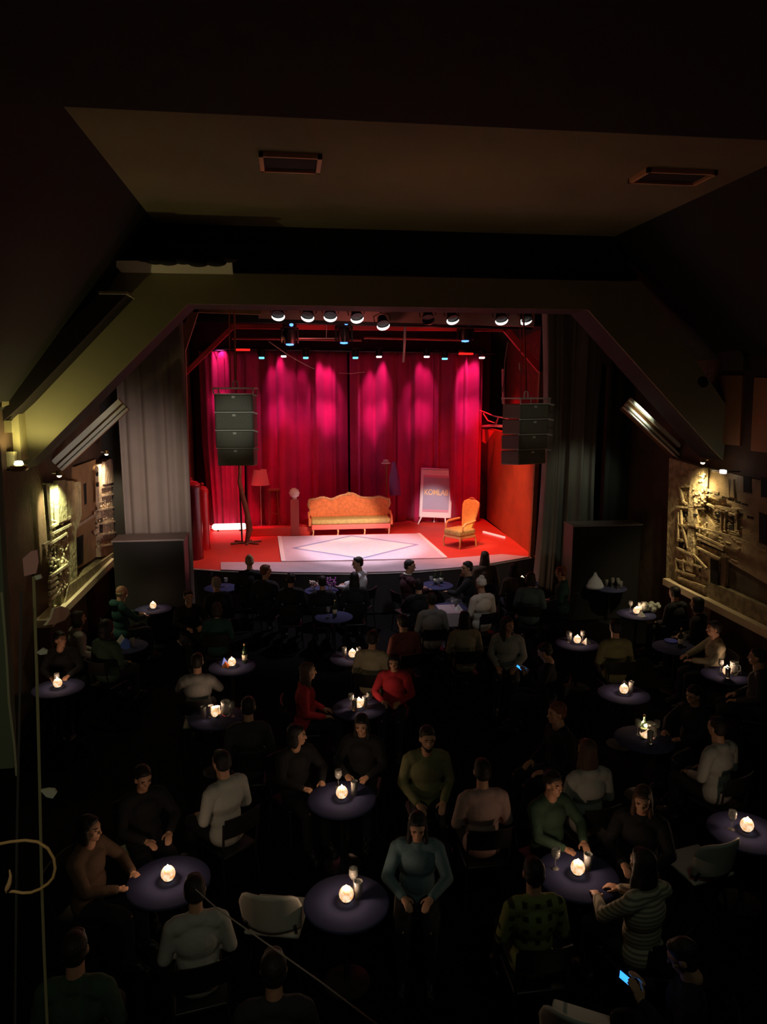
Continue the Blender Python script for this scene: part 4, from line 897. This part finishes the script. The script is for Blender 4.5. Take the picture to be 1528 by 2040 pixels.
# ---- tables: key, px, py, where, items
TB = [('a',305,1207,'by the black cabinet on the left','in front of the black cabinet'), ('b',462,1320,'with the blue and orange napkin','left of the hall middle'), ('c',702,1303,'left of the pale shirted person','mid hall'), ('d',1150,1275,'right of the blue phone','right of the blue phone'),
      ('e',1243,1374,'with a blue napkin under its candle','right centre'), ('f',1268,1217,'with the crumpled plastic bag','beside the plastic bag'), ('g',1040,1155,'at the right end of the stage front','right end of the stage front'), ('h',1448,1337,'by the right wall with a jug','by the right wall'),
      ('i',430,1420,'crowded with tall glasses on the left','left centre'), ('j',1285,1462,'with tall lit glasses right of centre','right centre'), ('k',115,1362,'against the left wall','left wall'), ('l',681,1580,'in the lower middle','lower middle'),
      ('m',690,1783,'at the bottom middle','bottom middle'), ('n',1151,1730,'beside the woman in striped sweater','lower right'), ('o',1488,1645,'at the right edge','right edge'), ('p',335,1742,'at the lower left','lower left'),
      ('q',715,1402,'in front of the red sweatered woman','middle'), ('r',870,1160,'with bottles before the stage','front'), ('s',640,1170,'with flowers before the stage','front'), ('t',440,1165,'before the left stage front','front'),
      ('u',895,1205,'with the pale cloth behind the front row','second row'), ('v',1345,1282,'with the blue plate on the right','right'), ('w',665,1222,'in the second row of the middle','second row'), ('x',1215,1165,'crowded with glasses by the right cabinet','right front'), ('y',250,1280,'with white and blue napkins on the left','left')]
M_top = mat('table_cloth_navy', (.05,.055,.13), .85, var=.1, spec=.1); M_tl = mat('table_steel', (.08,.08,.08), .3, .8)
tp = thing('cafe_table', '', 'table', (0, 0, 0), group='round cafe tables in the hall')
MB().lathe([(.0,.715),(.33,.715),(.345,.725),(.345,.735),(.335,.742),(.0,.742)], n=40).build('tabletop', M_top, tp, True)
MB().lathe([(.03,.03),(.025,.06),(.025,.7),(.05,.714),(.0,.714)], n=16).build('column', M_tl, tp, True)
MB().lathe([(.0,.0),(.19,.0),(.19,.012),(.03,.035),(.0,.035)], n=28).build('base', M_tl, tp, True)
TZ = .742
def globem():
    m = bpy.data.materials.new('lit_globe_glass'); m.use_nodes = True; N = m.node_tree.nodes; L = m.node_tree.links; b = N['Principled BSDF']
    b.inputs['Base Color'].default_value = (.9,.6,.3,1); b.inputs['Roughness'].default_value = .15
    tc = N.new('ShaderNodeTexCoord'); n = N.new('ShaderNodeTexNoise'); n.inputs['Scale'].default_value = 26; n.inputs['Detail'].default_value = 2; L.new(tc.outputs['Object'], n.inputs['Vector'])
    r = N.new('ShaderNodeValToRGB'); r.color_ramp.elements[0].position = .38; r.color_ramp.elements[0].color = (.85,.38,.12,1); r.color_ramp.elements[1].position = .58; r.color_ramp.elements[1].color = (1,.8,.55,1)
    L.new(n.outputs['Fac'], r.inputs[0]); L.new(r.outputs[0], b.inputs['Emission Color']); b.inputs['Emission Strength'].default_value = 1.0
    return m
CN = thing('candle_lamp', '', 'candle', (0, 0, 0), group='glowing egg shaped candle lamps on the tables')
MB().lathe([(.02,.012),(.040,.02),(.056,.045),(.060,.068),(.054,.095),(.040,.116),(.025,.126),(.0,.127)], n=24).build('glass_globe', globem(), CN, True)
MB().lathe([(.0,0),(.03,0),(.032,.008),(.02,.014),(.0,.014)], n=20).build('foot', M_metal, CN, True)
MB().lathe([(.0,.124),(.008,.127),(.010,.135),(.005,.146),(.0,.150)], n=12).build('flame', mat('flame_glow', (1,.9,.7), .4, 0, (1,.75,.42), 14), CN, True)
M_glass = mat('clear_glass', (.9,.92,.9), .05, trans=.85, ior=1.35, spec=1.0)
M_dg = mat('dark_glass', (.03,.06,.03), .08, trans=.3, ior=1.5, spec=1)
def proto(nm, cat, parts):
    t = thing(nm, '', cat, (0, 0, -50))
    for pn, mb, m in parts: mb.build(pn, m, t, True)
    return t
PR = {}
def item(kind, loc, rz, label, grp=None):
    if kind == 'wine':
        if kind not in PR: PR[kind] = ('wine_glass', 'glass', [('bowl', MB().lathe([(.0,.09),(.025,.10),(.038,.13),(.036,.19),(.032,.19),(.034,.13),(.02,.105),(.0,.10)], n=20), M_glass), ('stem', MB().cyl((0,0,.005), (0,0,.092), .004), M_glass), ('foot', MB().lathe([(.0,0),(.034,0),(.034,.003),(.0,.008)], n=20), M_glass)])
    elif kind == 'tumbler':
        if kind not in PR: PR[kind] = ('tall_glass', 'glass', [('glass', MB().lathe([(.0,0),(.03,0),(.037,.15),(.034,.15),(.028,.01),(.0,.01)], n=20), M_glass), ('drink', MB().lathe([(.0,.011),(.0275,.011),(.031,.09),(.0,.09)], n=20), mat('drink', (.75,.7,.6), .3))])
    elif kind == 'bottle':
        if kind not in PR: PR[kind] = ('bottle', 'bottle', [('glass', MB().lathe([(.0,0),(.036,0),(.037,.01),(.037,.17),(.03,.2),(.014,.225),(.013,.28),(.0,.281)], n=20), M_dg), ('cap', MB().lathe([(.0,.275),(.015,.275),(.015,.3),(.0,.301)], n=16), mat('cap_gold', (.8,.6,.3), .3, .6)), ('paper_label', MB().lathe([(.0375,.05),(.0382,.05),(.0382,.13),(.0375,.13)], n=20), mat('label_pale', (.75,.7,.55), .7))])
    elif kind == 'jug':
        if kind not in PR: PR[kind] = ('glass_jug', 'jug', [('vessel', MB().lathe([(.0,0),(.055,0),(.065,.05),(.055,.15),(.06,.19),(.055,.19),(.05,.15),(.06,.05),(.0,.008)], n=24), M_glass), ('handle', MB().tube([(.055,0,.16),(.10,0,.15),(.105,0,.09),(.062,0,.05)], .008, 8), M_glass)])
    nm, cat, parts = PR[kind]
    key = ('item', kind)
    if key not in CA: CA[key] = [(pn, mb.mesh(pn, True), m) for pn, mb, m in parts]
    t = thing(nm, label, cat, loc, rz, grp)
    for pn, me, m in CA[key]:
        if not me.materials: me.materials.append(m)
        o = bpy.data.objects.new(pn, me); COL.objects.link(o); o.parent = t
    return t
def napkin(x, y, rz, col, label, big=1.0, z=TZ):
    t = thing('napkin', label, 'napkin', (x, y, z), rz)
    q = MB(); s = .07*big
    q.add([(-s,-s,.0),(s,-s,.0),(s,s,.0),(-s,s,.0),(0,.1*s,1.7*s),(-s,-s,.004),(s,-s,.004)], [(0,1,2,3),(0,1,4),(1,2,4),(2,3,4),(3,0,4)])
    q.build('folded_cone', mat('napkin_'+col, {'white': (.75,.75,.72), 'blue': (.10,.18,.75), 'orange': (.7,.2,.04)}[col], .8), t)
TC = {}
for k, px, py, wh, sh in TB:
    p = aZ(px, py, .80); TC[k] = (p.x, p.y)
    o = tp if k == 'a' else dup(tp, (p.x, p.y, 0)); o.location = (p.x, p.y, 0); o['label'] = 'round dark cafe table '+wh
nocandle = 'rstuvwxy'
first = True
FE = {}
for k, px, py, wh, sh in TB:
    if k in nocandle: continue
    x, y = TC[k]
    o = CN if first else dup(CN, (x, y, TZ)); first = False
    o.location = (x, y, TZ); o['label'] = 'glowing egg shaped candle lamp on the table '+wh
items = [('b','bottle',.18,.12),('c','tumbler',-.12,.05),('c','tumbler',.10,.02),('d','wine',-.13,.06),('d','tumbler',-.08,.12),('d','wine',.11,.05),('e','tumbler',.12,.04),('f','wine',-.03,.18),('f','wine',.1,.08),('g','tumbler',.12,.0),
         ('h','tumbler',-.05,-.1),('h','jug',.12,.02),('h','wine',-.02,.12),('i','tumbler',-.15,.0),('i','tumbler',-.06,.02),('i','tumbler',.02,-.02),('i','jug',.12,.04),('i','wine',.2,.0),('j','wine',-.04,.1),('j','bottle',-.02,.0),('j','jug',.07,.0),('j','tumbler',.0,-.12),('j','wine',.17,.05),
         ('k','tumbler',-.05,.14),('l','wine',-.02,.22),('l','tumbler',.13,.05),('m','tumbler',.10,.03),('m','wine',.07,.14),('n','tumbler',.11,.05),('n','wine',-.16,.1),('o','wine',-.12,.05),('q','wine',-.1,.02),('q','tumbler',.08,.0),('q','wine',.14,.03),('q','tumbler',-.06,-.06),
         ('r','bottle',-.02,.05),('r','bottle',.12,.1),('r','wine',-.12,.0),('r','tumbler',.02,-.08),('t','wine',.1,.05),('u','wine',.06,.02),('u','tumbler',.14,.05),('v','bottle',.1,.02),('v','wine',.18,.05),('w','bottle',.02,.02),('w','wine',-.1,-.02),
         ('x','wine',.1,.1),('x','wine',.18,.02),('x','tumbler',.2,-.08),('x','wine',.05,-.02),('x','tumbler',-.02,.12),('x','wine',.12,-.14),('y','tumbler',.12,-.08)]
WH = {k: wh for k, px, py, wh, sh in TB}
cnt = {}; tot = {}
for k, kd, dx, dy in items: tot[(k, kd)] = tot.get((k, kd), 0)+1
NM = {'wine': 'stemmed wine glass', 'tumbler': 'tall straight glass', 'bottle': 'dark bottle with a pale label', 'jug': 'clear glass jug'}
byt = {}
for k, kd, dx, dy in items: byt.setdefault((k, kd), []).append((dx, dy))
for k, kd, dx, dy in items:
    lst = sorted(byt[(k, kd)]); i = lst.index((dx, dy)); n = len(lst)
    pre = '' if n == 1 else ({0: 'leftmost ', n-1: 'rightmost '}.get(i, ['', 'second ', 'third ', 'fourth ', 'fifth '][i]) )
    cd = FE.get(k)
    item(kd, (TC[k][0]+dx, TC[k][1]+dy, TZ), random.uniform(0, 6), pre+NM[kd]+' on the table '+WH[k], 'glassware on the table '+WH[k])
def nk(k, dx, dy, c, lb, big=1, rz=.4): napkin(TC[k][0]+dx, TC[k][1]+dy, rz, c, lb, big)
nk('y', -.08, .12, 'white', 'white folded napkin on the left table above a blue one', 1.3)
nk('y', .02, -.04, 'blue', 'bright blue folded napkin on the left table', 1.3, 1)
nk('b', -.12, .10, 'blue', 'small blue napkin behind the left centre candle', .9)
nk('b', -.09, .0, 'orange', 'small orange napkin beside the left centre candle', .7, 1.2)
nk('d', .15, -.02, 'white', 'white napkin lying beside the candle right of the blue phone', .8)
nk('f', .03, -.14, 'white', 'white napkin in front of the plastic bag', .8)
nk('u', .13, -.15, 'white', 'white napkin on the table behind the front row', .8)
nk('g', -.1, -.1, 'white', 'white napkin on the table at the right end of the stage', .7)
# napkin on small plate: blue plates
for px, py, lb in ((1337,1278,'round blue plate on the right table beside the bottle'), (1513,1350,'small bright blue plate at the right edge')):
    p = aZ(px, py, TZ)
    t = thing('blue_plate', lb, 'plate', (p.x, p.y, TZ)); MB().lathe([(.0,.0),(.07,.0),(.11,.014),(.11,.018),(.068,.006),(.0,.006)], n=28).build('dish', mat('plate_blue', (.10,.13,.75), .4, emit=(.1,.15,.8), es=0), t, True)
# purple light/flowers
def blob_cluster(nm, lb, cat, loc, cols, n, r, s):
    t = thing(nm, lb, cat, loc); rnd = random.Random(n)
    for ci, c in enumerate(cols):
        q = MB()
        for i in range(n): q.ell((rnd.uniform(-r, r), rnd.uniform(-r, r)*.6, .08+rnd.uniform(0, r*1.3)), (s*rnd.uniform(.6, 1.2),)*3, seg=8, ring=6)
        q.build('blossoms', c, t, True)
    MB().lathe([(.0,0),(.03,0),(.04,.06),(.025,.10),(.03,.11),(.0,.02)], n=16).build('vase', M_glass, t, True)
p = aZ(618,1172,.86); blob_cluster('flower_vase', 'small vase of pink and white flowers before the stage', 'vase', (TC['s'][0]-.14, TC['s'][1], TZ), [mat('petal_pink', (.85,.35,.35), .6), mat('petal_white', (.9,.85,.8), .6)], 14, .09, .022)
blob_cluster('flower_vase', 'vase of sparkling purple flowers before the stage', 'vase', (TC['s'][0]+.18, TC['s'][1], TZ), [mat('petal_purple', (.45,.10,.55), .4), mat('petal_lilac', (.7,.4,.75), .4)], 22, .13, .016)
# plastic bag
q = MB(); rnd = random.Random(5)
for i in range(26): q.ell((rnd.uniform(-.22,.22), rnd.uniform(-.06,.08), .06+rnd.uniform(0,.10)), (rnd.uniform(.04,.08),)*3, seg=10, ring=8)
bagm = remesh(q, 'plastic_bag', .014, 1); bagm.materials.clear(); bagm.materials.append(mat('bag_translucent', (.42,.44,.38), .25, bump=1.0, bscale=30))
bg = bpy.data.objects.new('plastic_bag', bagm); COL.objects.link(bg); bg.location = (TC['f'][0]+.30, TC['f'][1]+.08, TZ+.0); bg.scale = (.85,.8,.9); tag(bg, 'crumpled pale plastic bag lying right of a candle', 'bag')
# pale cloth bag at right front
q = MB(); q.lathe([(.0,.0),(.26,.0),(.28,.05),(.2,.2),(.08,.32),(.03,.42),(.0,.43)], n=20)
bm_ = remesh(q, 'cloth', .02, 3); bm_.materials.clear(); bm_.materials.append(mat('pale_blue_cloth', (.45,.48,.62), .8, bump=.2, bscale=10))
bg = bpy.data.objects.new('peaked_cloth', bm_); COL.objects.link(bg); p = aZ(1176,1182,TZ); bg.location = (TC['x'][0]-.33, TC['x'][1]+.0, TZ); bg.scale = (.7,.5,.8); tag(bg, 'pale blue peaked cloth cover beside the glittering glasses on the right', 'cloth')
# pale table runner 'u'
q = MB(); q.rbox((-.22,-.34,0), (.22,.2,.006), .002); q.box((-.22,-.345,-.25), (.22,-.338,.004)); o = q.build('table_runner', mat('runner_pale', (.52,.42,.44), .8)); o.location = (TC['u'][0], TC['u'][1]-.01, TZ+.001); tag(o, 'pale pinkish cloth laid over the table behind the front row', 'tablecloth')

# ---- people spec: px,py,headz, facing deg (0 away, 90 left, -90 right, 180 camera), pose, yaw, pitch, hair, haircol, top, label, opts
S = [
 (475,1112,1.36,0,'lap',0,0,'bun','blond','black','person with blond hair in a bun at the left stage front, seen from behind',{}),
 (556,1137,1.34,-20,'lap',-45,0,'short','auburn','black','man with auburn hair turned right, at the stage front left of the pale shirted man',{}),
 (580,1155,1.27,0,'lap',0,0,'short','black','black','dark haired person in black seated just right of the auburn haired man',{}),
 (712,1122,1.34,60,'table',45,0,'short','dark','white','man in white shirt turned left at the middle of the stage front',{}),
 (697,1152,1.27,0,'lap',0,0,'long','black','black','long black haired person directly in front of the man in white shirt',{}),
 (637,1166,1.24,0,'lap',0,0,'short','black','black','dark person between the pink and the purple flowers',{}),
 (817,1128,1.34,-70,'table',-45,0,'short','dark','wine','man in dark wine suit with white collar turned right at the stage front',dict(collar=True)),
 (872,1162,1.27,0,'table',0,0,'short','black','black','dark haired person in black with back turned behind the bottles table',{}),
 (930,1130,1.36,60,'chin',45,0,'short','dark','black','man in black leaning his head at the stage front right of the bottles',{}),
 (945,1162,1.30,20,'lap',0,0,'beanie','cream','cream','person in cream beanie and cream sweater seen from behind',{}),
 (974,1104,1.42,0,'lap',0,0,'long','brown','brown','person with long brown hair in front of the right stage edge',{}),
 (1022,1132,1.27,0,'lap',0,0,'long','dark','brown','dark haired person in brown top beside the right stage front candle',{}),
 (1105,1142,1.27,60,'lap',0,0,'short','auburn','teal','person with red lit hair at the far right of the stage front',{}),  # auburn hair colour carries the red stage light
 (1062,1150,1.30,-20,'lap',0,0,'bob','dark','bluegrey','person in blue grey top right of the stage front candle',{}),
 (243,1180,1.30,-55,'table',0,0,'bald','sand','teal','man in teal hooded jacket with thin sandy hair by the left candle',dict(hood=True)),
 (397,1190,1.25,-160,'table',0,0,'short','dark','black','person with orange lit face left of the purple napkin',{}),
 (410,1212,1.20,0,'lap',0,0,'bob','dark','teal','person in dark teal jacket in the left second row',{}),
 (430,1162,1.27,30,'lap',0,0,'short','grey','black','grey haired person in black left of the stage front',{}),
 (122,1278,1.22,-170,'table',45,0,'short','black','black','dark haired man with warm lit cheek by the left wall',{}),
 (155,1232,1.27,-60,'lap',0,0,'bob','dark','palegrey','person with dark bob and pale collar by the left ledge',{}),
 (192,1254,1.27,-30,'lap',0,0,'hoodup','black','green','person with raised black hood and dark green jacket by the left wall',{}),
 (393,1318,1.25,0,'table',0,0,'short','black','grey','person in grey top at the left table, seen from behind',{}),
 (495,1408,1.25,0,'lap',0,0,'short','black','charcoal','broad person in charcoal top right of the tall glasses',{}),
 (636,1338,1.22,-90,'lap',0,0,'long','brown','red','long haired woman in red sweater in profile facing right',{}),
 (745,1340,1.15,165,'table',0,-12,'bob','black','red','woman in bright red sweater with black bob facing the camera',{}),
 (748,1270,1.27,-20,'lap',0,0,'short','dark','beige','person in beige shirt just behind the woman in red sweater',{}),
 (797,1240,1.27,20,'lap',0,0,'short','black','rose','person in dusty rose sweater in the middle of the hall',{}),
 (857,1192,1.27,0,'lap',0,0,'short','black','grey','person in grey top left of the pale table cloth, seen from behind',{}),
 (925,1232,1.27,0,'lap',0,0,'long','black','beige','long dark haired person in beige top below the cream sweater person',{}),
 (1012,1245,1.27,160,'lap',45,0,'long','dark','palegrey','woman with olive lit face and pale grey top, middle right',{}),
 (1085,1298,1.22,60,'phone',0,-25,'short','dark','black','person in black looking at a bright blue phone',{}),
 (1225,1250,1.27,0,'lap',0,0,'short','black','olive','person in olive shirt seen from behind on the right',{}),
 (1412,1255,1.25,80,'table',0,0,'short','dark','beige','man in beige shirt in profile facing left by the right wall',{}),
 (1328,1170,1.25,20,'lap',0,0,'short','black','black','person in black left of the right ledge, behind the plastic bag',{}),
 (1392,1198,1.27,40,'lap',0,0,'bob','black','black','dark bobbed person against the right ledge',{}),
 (1492,1300,1.27,60,'lap',0,0,'short','dark','charcoal','dim person at the right edge beyond the jug table',{}),
 (895,1464,1.27,180,'lap',0,0,'short','dark','olive','bearded man in open olive jacket facing the camera, centre',dict(beard=True)),
 (706,1452,1.15,165,'table',0,-12,'long','black','black','dark haired woman with warm lit face beyond the lower middle candle',{}),
 (607,1462,1.18,-150,'table',45,0,'bob','black','black','person with warm lit ear left of the lower middle candle',{}),
 (1112,1437,1.27,100,'lap',0,0,'short','auburn','black','person with auburn hair turned left, right of centre',{}),
 (1157,1480,1.27,10,'lap',0,0,'long','brown','palegrey','long brown haired person in pale grey top right of centre',{}),
 (1338,1392,1.20,110,'table',0,-12,'short','dark','black','person in black with orange lit cheek beyond the tall lit glasses',{}),
 (1427,1448,1.25,20,'lap',0,0,'short','dark','palegrey','person in pale grey shirt seen from behind at the right',{}),
 (802,1672,1.12,170,'table',0,-12,'long','black','bluegrey','woman in blue grey shirt with orange lit face right of the bottom candle',{}),
 (932,1545,1.25,0,'lap',0,0,'short','black','pink','person in pale pink top below the bearded man',{}),
 (1232,1612,1.22,150,'table',0,-12,'long','brown','black','woman in black facing the camera with hand on the table, lower right',{}),
 (1290,1668,1.25,20,'table',0,0,'long','black','stripe','long dark haired woman in striped cream sweater, lower right',{}),
 (1075,1752,1.22,0,'lap',0,0,'short','black','check','person in green checked shirt at the bottom right of centre',{}),
 (1100,1570,1.20,-160,'table',0,0,'short','dark','green','person in green sleeve left of the woman in black',{}),
 (440,1518,1.25,40,'lap',0,0,'short','black','palegrey','person in pale sleeve at the left middle',{}),
 (285,1550,1.20,-150,'table',0,-12,'short','dark','black','person with warm lit face beyond the lower left candle',{}),
 (198,1652,1.18,-110,'table',0,0,'bob','dark','brown','dim person in brown left of the lower left candle',{}),
 (388,1772,1.20,10,'lap',0,0,'short','dark','palegrey','person in pale shirt seen from behind at the lower left candle',{}),
 (545,1930,1.27,0,'lap',0,0,'short','dark','charcoal','very dim person at the bottom left of centre',{}),
 (1360,1905,1.20,60,'phone',0,-25,'short','black','black','person in black holding the glowing blue phone at the bottom right',{}),
 (150,1890,1.27,0,'lap',0,0,'short','dark','green','dim person in green top at the lower left corner',{}),
]
P2 = []
for s in S:
    p = aZ(s[0], s[1], s[2]); sc = min(1.06, max(.93, s[2]/1.27)); a = math.radians(s[3]); off = Matrix.Rotation(a, 3, 'Z') @ Vector((0, .05*sc, 0))
    P2.append([p.x-off.x, p.y-off.y, sc, a])
# pale shell chairs (no one on them)
SH = [(1412,1690,.72,12,'pale grey shell backed chair below the right edge candle'), (553,1792,.72,-14,'pale grey shell backed chair left of the bottom middle candle'), (1185,2035,.72,-30,'pale chair back at the very bottom right of centre')]
SP = [(aZ(x, y, z).x, aZ(x, y, z).y+.18, math.radians(r), lb) for x, y, z, r, lb in SH]
# relax so nobody overlaps a table or a neighbour
anchor = [tuple(q[:2]) for q in P2]
for it in range(160):
    for i, a_ in enumerate(P2):
        a_[0] += (anchor[i][0]-a_[0])*.04; a_[1] += (anchor[i][1]-a_[1])*.04
    for i, a_ in enumerate(P2):
        for k, c in TC.items():
            d = math.hypot(a_[0]-c[0], a_[1]-c[1]); 
            fx, fy = -math.sin(a_[3]), math.cos(a_[3]); front_ = ((c[0]-a_[0])*fx+(c[1]-a_[1])*fy)/max(d, .01)
            need = .56 if front_ < .3 else .70
            if d < need: f = (need-d)/max(d, .01); a_[0] += (a_[0]-c[0])*f; a_[1] += (a_[1]-c[1])*f
        for j in range(i):
            b_ = P2[j]; ka = (a_[0]-math.sin(a_[3])*.44, a_[1]+math.cos(a_[3])*.44); kb = (b_[0]-math.sin(b_[3])*.44, b_[1]+math.cos(b_[3])*.44)
            for A_, B_, need in ((a_, b_, .62), (ka, b_, .50), (a_, kb, .50), (ka, kb, .42)):
                d = math.hypot(A_[0]-B_[0], A_[1]-B_[1])
                if d < need: f = (need-d)/2/max(d, .01)*.8; dx, dy = (A_[0]-B_[0])*f, (A_[1]-B_[1])*f; a_[0] += dx; a_[1] += dy; b_[0] -= dx; b_[1] -= dy
        for sx, sy, sr, _ in SP:
            d = math.hypot(a_[0]-sx, a_[1]-sy)
            if d < .62: f = (.62-d)/max(d, .01); a_[0] += (a_[0]-sx)*f; a_[1] += (a_[1]-sy)*f
        # keep knees and shoes clear of stage and walls
        fx, fy = -math.sin(a_[3]), math.cos(a_[3]); ky = max(a_[1]+fy*.7, a_[1]+.3)
        lim = 15.45 if a_[0] < -.8 else (15.1 if a_[0] < 3 else 15.35)
        if ky > lim: a_[1] -= ky-lim
        if a_[0] < XL+.62: a_[0] = XL+.62
        if a_[0]+fx*.65 < XL+.35: a_[0] = XL+.35-fx*.65
        if a_[0] > XR-.62: a_[0] = XR-.62
        if a_[1] > 13.2 and a_[0] < -2.0: a_[1] = 13.2
for s, q in zip(S, P2):
    person(q[0], q[1], q[3], s[4], s[5], s[6], s[7], s[8], s[9], s[10], scale=q[2], **s[11])
    lb = s[10].split(',')[0]; wd = lb.split()
    chair(q[0], q[1], q[3], 'dark cafe chair under the '+' '.join(wd[:11]))
    if s[4] == 'phone':
        Mx = Matrix.Translation((q[0], q[1], 0)) @ Matrix.Rotation(q[3], 4, 'Z')
        c = Mx @ Vector((0, .385*q[2], .955*q[2]))
        t = thing('phone', 'glowing blue phone held by the '+(lb if len(wd) < 11 else 'person'), 'phone', c); t['label'] = 'glowing blue phone at the middle right' if s[0] < 1200 else 'glowing blue phone at the bottom right'
        R0 = Matrix.Rotation(q[3]+PI, 4, 'Z') @ Matrix.Rotation(math.radians(58), 4, 'X')
        MB().rbox((-.036,-.004,-.075), (.036,.004,.075), .003, R0).build('case', M_metal, t)
        big = 1
        MB().box((-.033,.0042,-.07), (.033,.005,.07), R0).build('screen', mat('screen_blue', (.02,.2,.6), .2, 0, (.03,.27,1), 2.2), t)
# shell chairs
def shell(x, y, rz, lb):
    t = thing('shell_chair', lb, 'chair', (x, y, 0), rz); m = mat('shell_pale', (.50,.50,.44), .6)
    V = []; F = []; n, mm_ = 20, 10
    for j in range(mm_+1):
        v = j/mm_; z = .50+.36*v
        for i in range(n+1):
            u = -1+2*i/n; ww = .27*(1-.10*(1-v)-.15*max(0, v-.75)*4*abs(u)**3); V.append((u*ww, -.20-.10*(1-u*u)-.05*v, z-.05*v*abs(u)**4))
    for j in range(mm_):
        for i in range(n): k = j*(n+1)+i; F.append((k, k+1, k+n+2, k+n+1))
    o = MB().add(V, F).build('backrest', m, t, True); md = o.modifiers.new('s', 'SOLIDIFY'); md.thickness = .02
    MB().rbox((-.23,-.24,.42), (.23,.22,.46), .018, seg=3).build('seat', m, t, True)
    for sx in (-1, 1):
        for sy in (-1, 1): MB().tube([(sx*.16,sy*.15,.43),(sx*.22,sy*.2,0)], .013, 8).build('leg', M_tl, t, True)
    for sx in (-1, 1): MB().tube([(sx*.2,-.2,.43),(sx*.2,-.25,.56)], .015, 6).build('back_support', M_tl, t, True)
for x, y, r, lb in SP: shell(x, y, r, lb)

# ================================================================ LIGHTS
MAG = (1,.10,.50); RED = (1,.02,.02)
for px, e in ((436,30),(552,28),(590,14),(650,50),(754,50),(846,32),(942,50)):
    p = aY(px, 706, 20.4)
    light('SPOT', (p.x, 20.38, 6.22), e*4.6, MAG, (p.x, 21.0, 4.5), .05, 40, .7)
    light('SPOT', (p.x, 19.0, 5.9), e*12, MAG, (p.x, 21.0, 4.0), .12, 19, 1)
for px, e in ((480,30),(575,120),(925,50)):
    p = aY(px, 700, 18.6); light('SPOT', (p.x, 18.6, 6.0), e*2.2, RED, (p.x+.1, 21.0, 2.4), .1, 40, .9)
light('SPOT', (.8, 13.2, 6.0), 1800, (1,.80,.88), (1.75, 17.4, .9), .15, 30, .5)
light('SPOT', (1.4, 15.6, 5.9), 520, (.95,.84,1), (1.5, 15.9, .9), .1, 84, .7)
light('SPOT', (1.6, 13.2, 6.0), 2300, (1,.55,.36), (1.45, 19.3, 1.3), .15, 17, .5)
light('SPOT', (2.6, 13.2, 6.0), 2600, (1,.80,.78), (4.05, 20.0, 1.7), .15, 9, .6)
light('SPOT', (2.6, 13.2, 6.0), 1500, (1,.70,.45), (4.6, 17.4, 1.2), .15, 9, .8)
light('SPOT', (0, 17.0, 6.0), 1300, (1,.25,.12), (-1.0, 18.0, .9), .15, 65, .8)
light('SPOT', (4.0, 17.0, 6.0), 1250, (1,.26,.15), (4.4, 17.8, .9), .15, 66, .8)
light('SPOT', (3.2, 17.2, 5.6), 380, (1,.24,.10), (5.8, 18.2, 1.8), .15, 55, .9)
light('SPOT', (-1.5, 19.4, 5.9), 1100, (1,.02,.10), (-1.5, 20.0, .9), .15, 36, .8)
light('SPOT', (5.2, 19.2, 5.9), 600, (1,.02,.02), (5.95, 20.2, 3.6), .1, 50, .8)
light('POINT', (.4, 16.75, 5.75), 9, (1,.12,.12), size=.15)  # added red points, here and next line, brighten the inner frame; no fixtures
light('POINT', (3.4, 16.75, 5.75), 7, (1,.10,.08), size=.15)
light('POINT', (1.7, 15.5, 5.75), 12, (1,.35,.3), size=.1)  # added pink point without a fixture, lights the head beam
# balcony house light, then added fill spots that have no fixtures
light('SPOT', (2.2, 1.5, 6.6), 38, (.85,1,.74), (2.4, 7.2, .5), .3, 78, .8)
light('SPOT', (-1.9, 11.2, 2.6), 330, (1,.77,.68), (-3.0, 14.9, 2.9), .3, 56, 1)  # added in mid-air to brighten the left drape
light('SPOT', (-2.2, 11.0, 3.0), 45, (1,.90,.76), (-3.5, 12.9, 4.1), .2, 40, .6)  # small added fill for the left ridged batten
light('SPOT', (-1.2, 8.0, 6.4), 330, (.95,.95,.78), (-1.0, 14.7, 4.1), .2, 10, .6)  # added narrow fill that lifts the left speaker array
light('SPOT', (3.2, 9.0, 6.5), 150, (.95,.95,1), (2.3, 13.5, 1.0), .2, 34, .8)  # added fill over the front rows of the audience
light('SPOT', (3.0, 8.0, 6.4), 80, (.95,.95,.75), (5.0, 14.7, 4.2), .2, 10, .6)  # weaker added fill on the right speaker array
light('SPOT', (2.0, 8.4, 4.6), 9, (1,.52,.22), (2.3, 8.7, 7.2), .4, 112, 1)  # added uplight in place of warm stage bounce on the ceiling
light('SPOT', (-.3, -.9, 6.2), 75, (1,.90,.62), (-1.2, 2.8, 3.9), .1, 52, .6)  # added fill for the foreground cables, pole and flag
for k in TC:
    if k not in nocandle: light('POINT', (TC[k][0], TC[k][1], TZ+.165), 2.4, (1,.62,.40), size=.02)
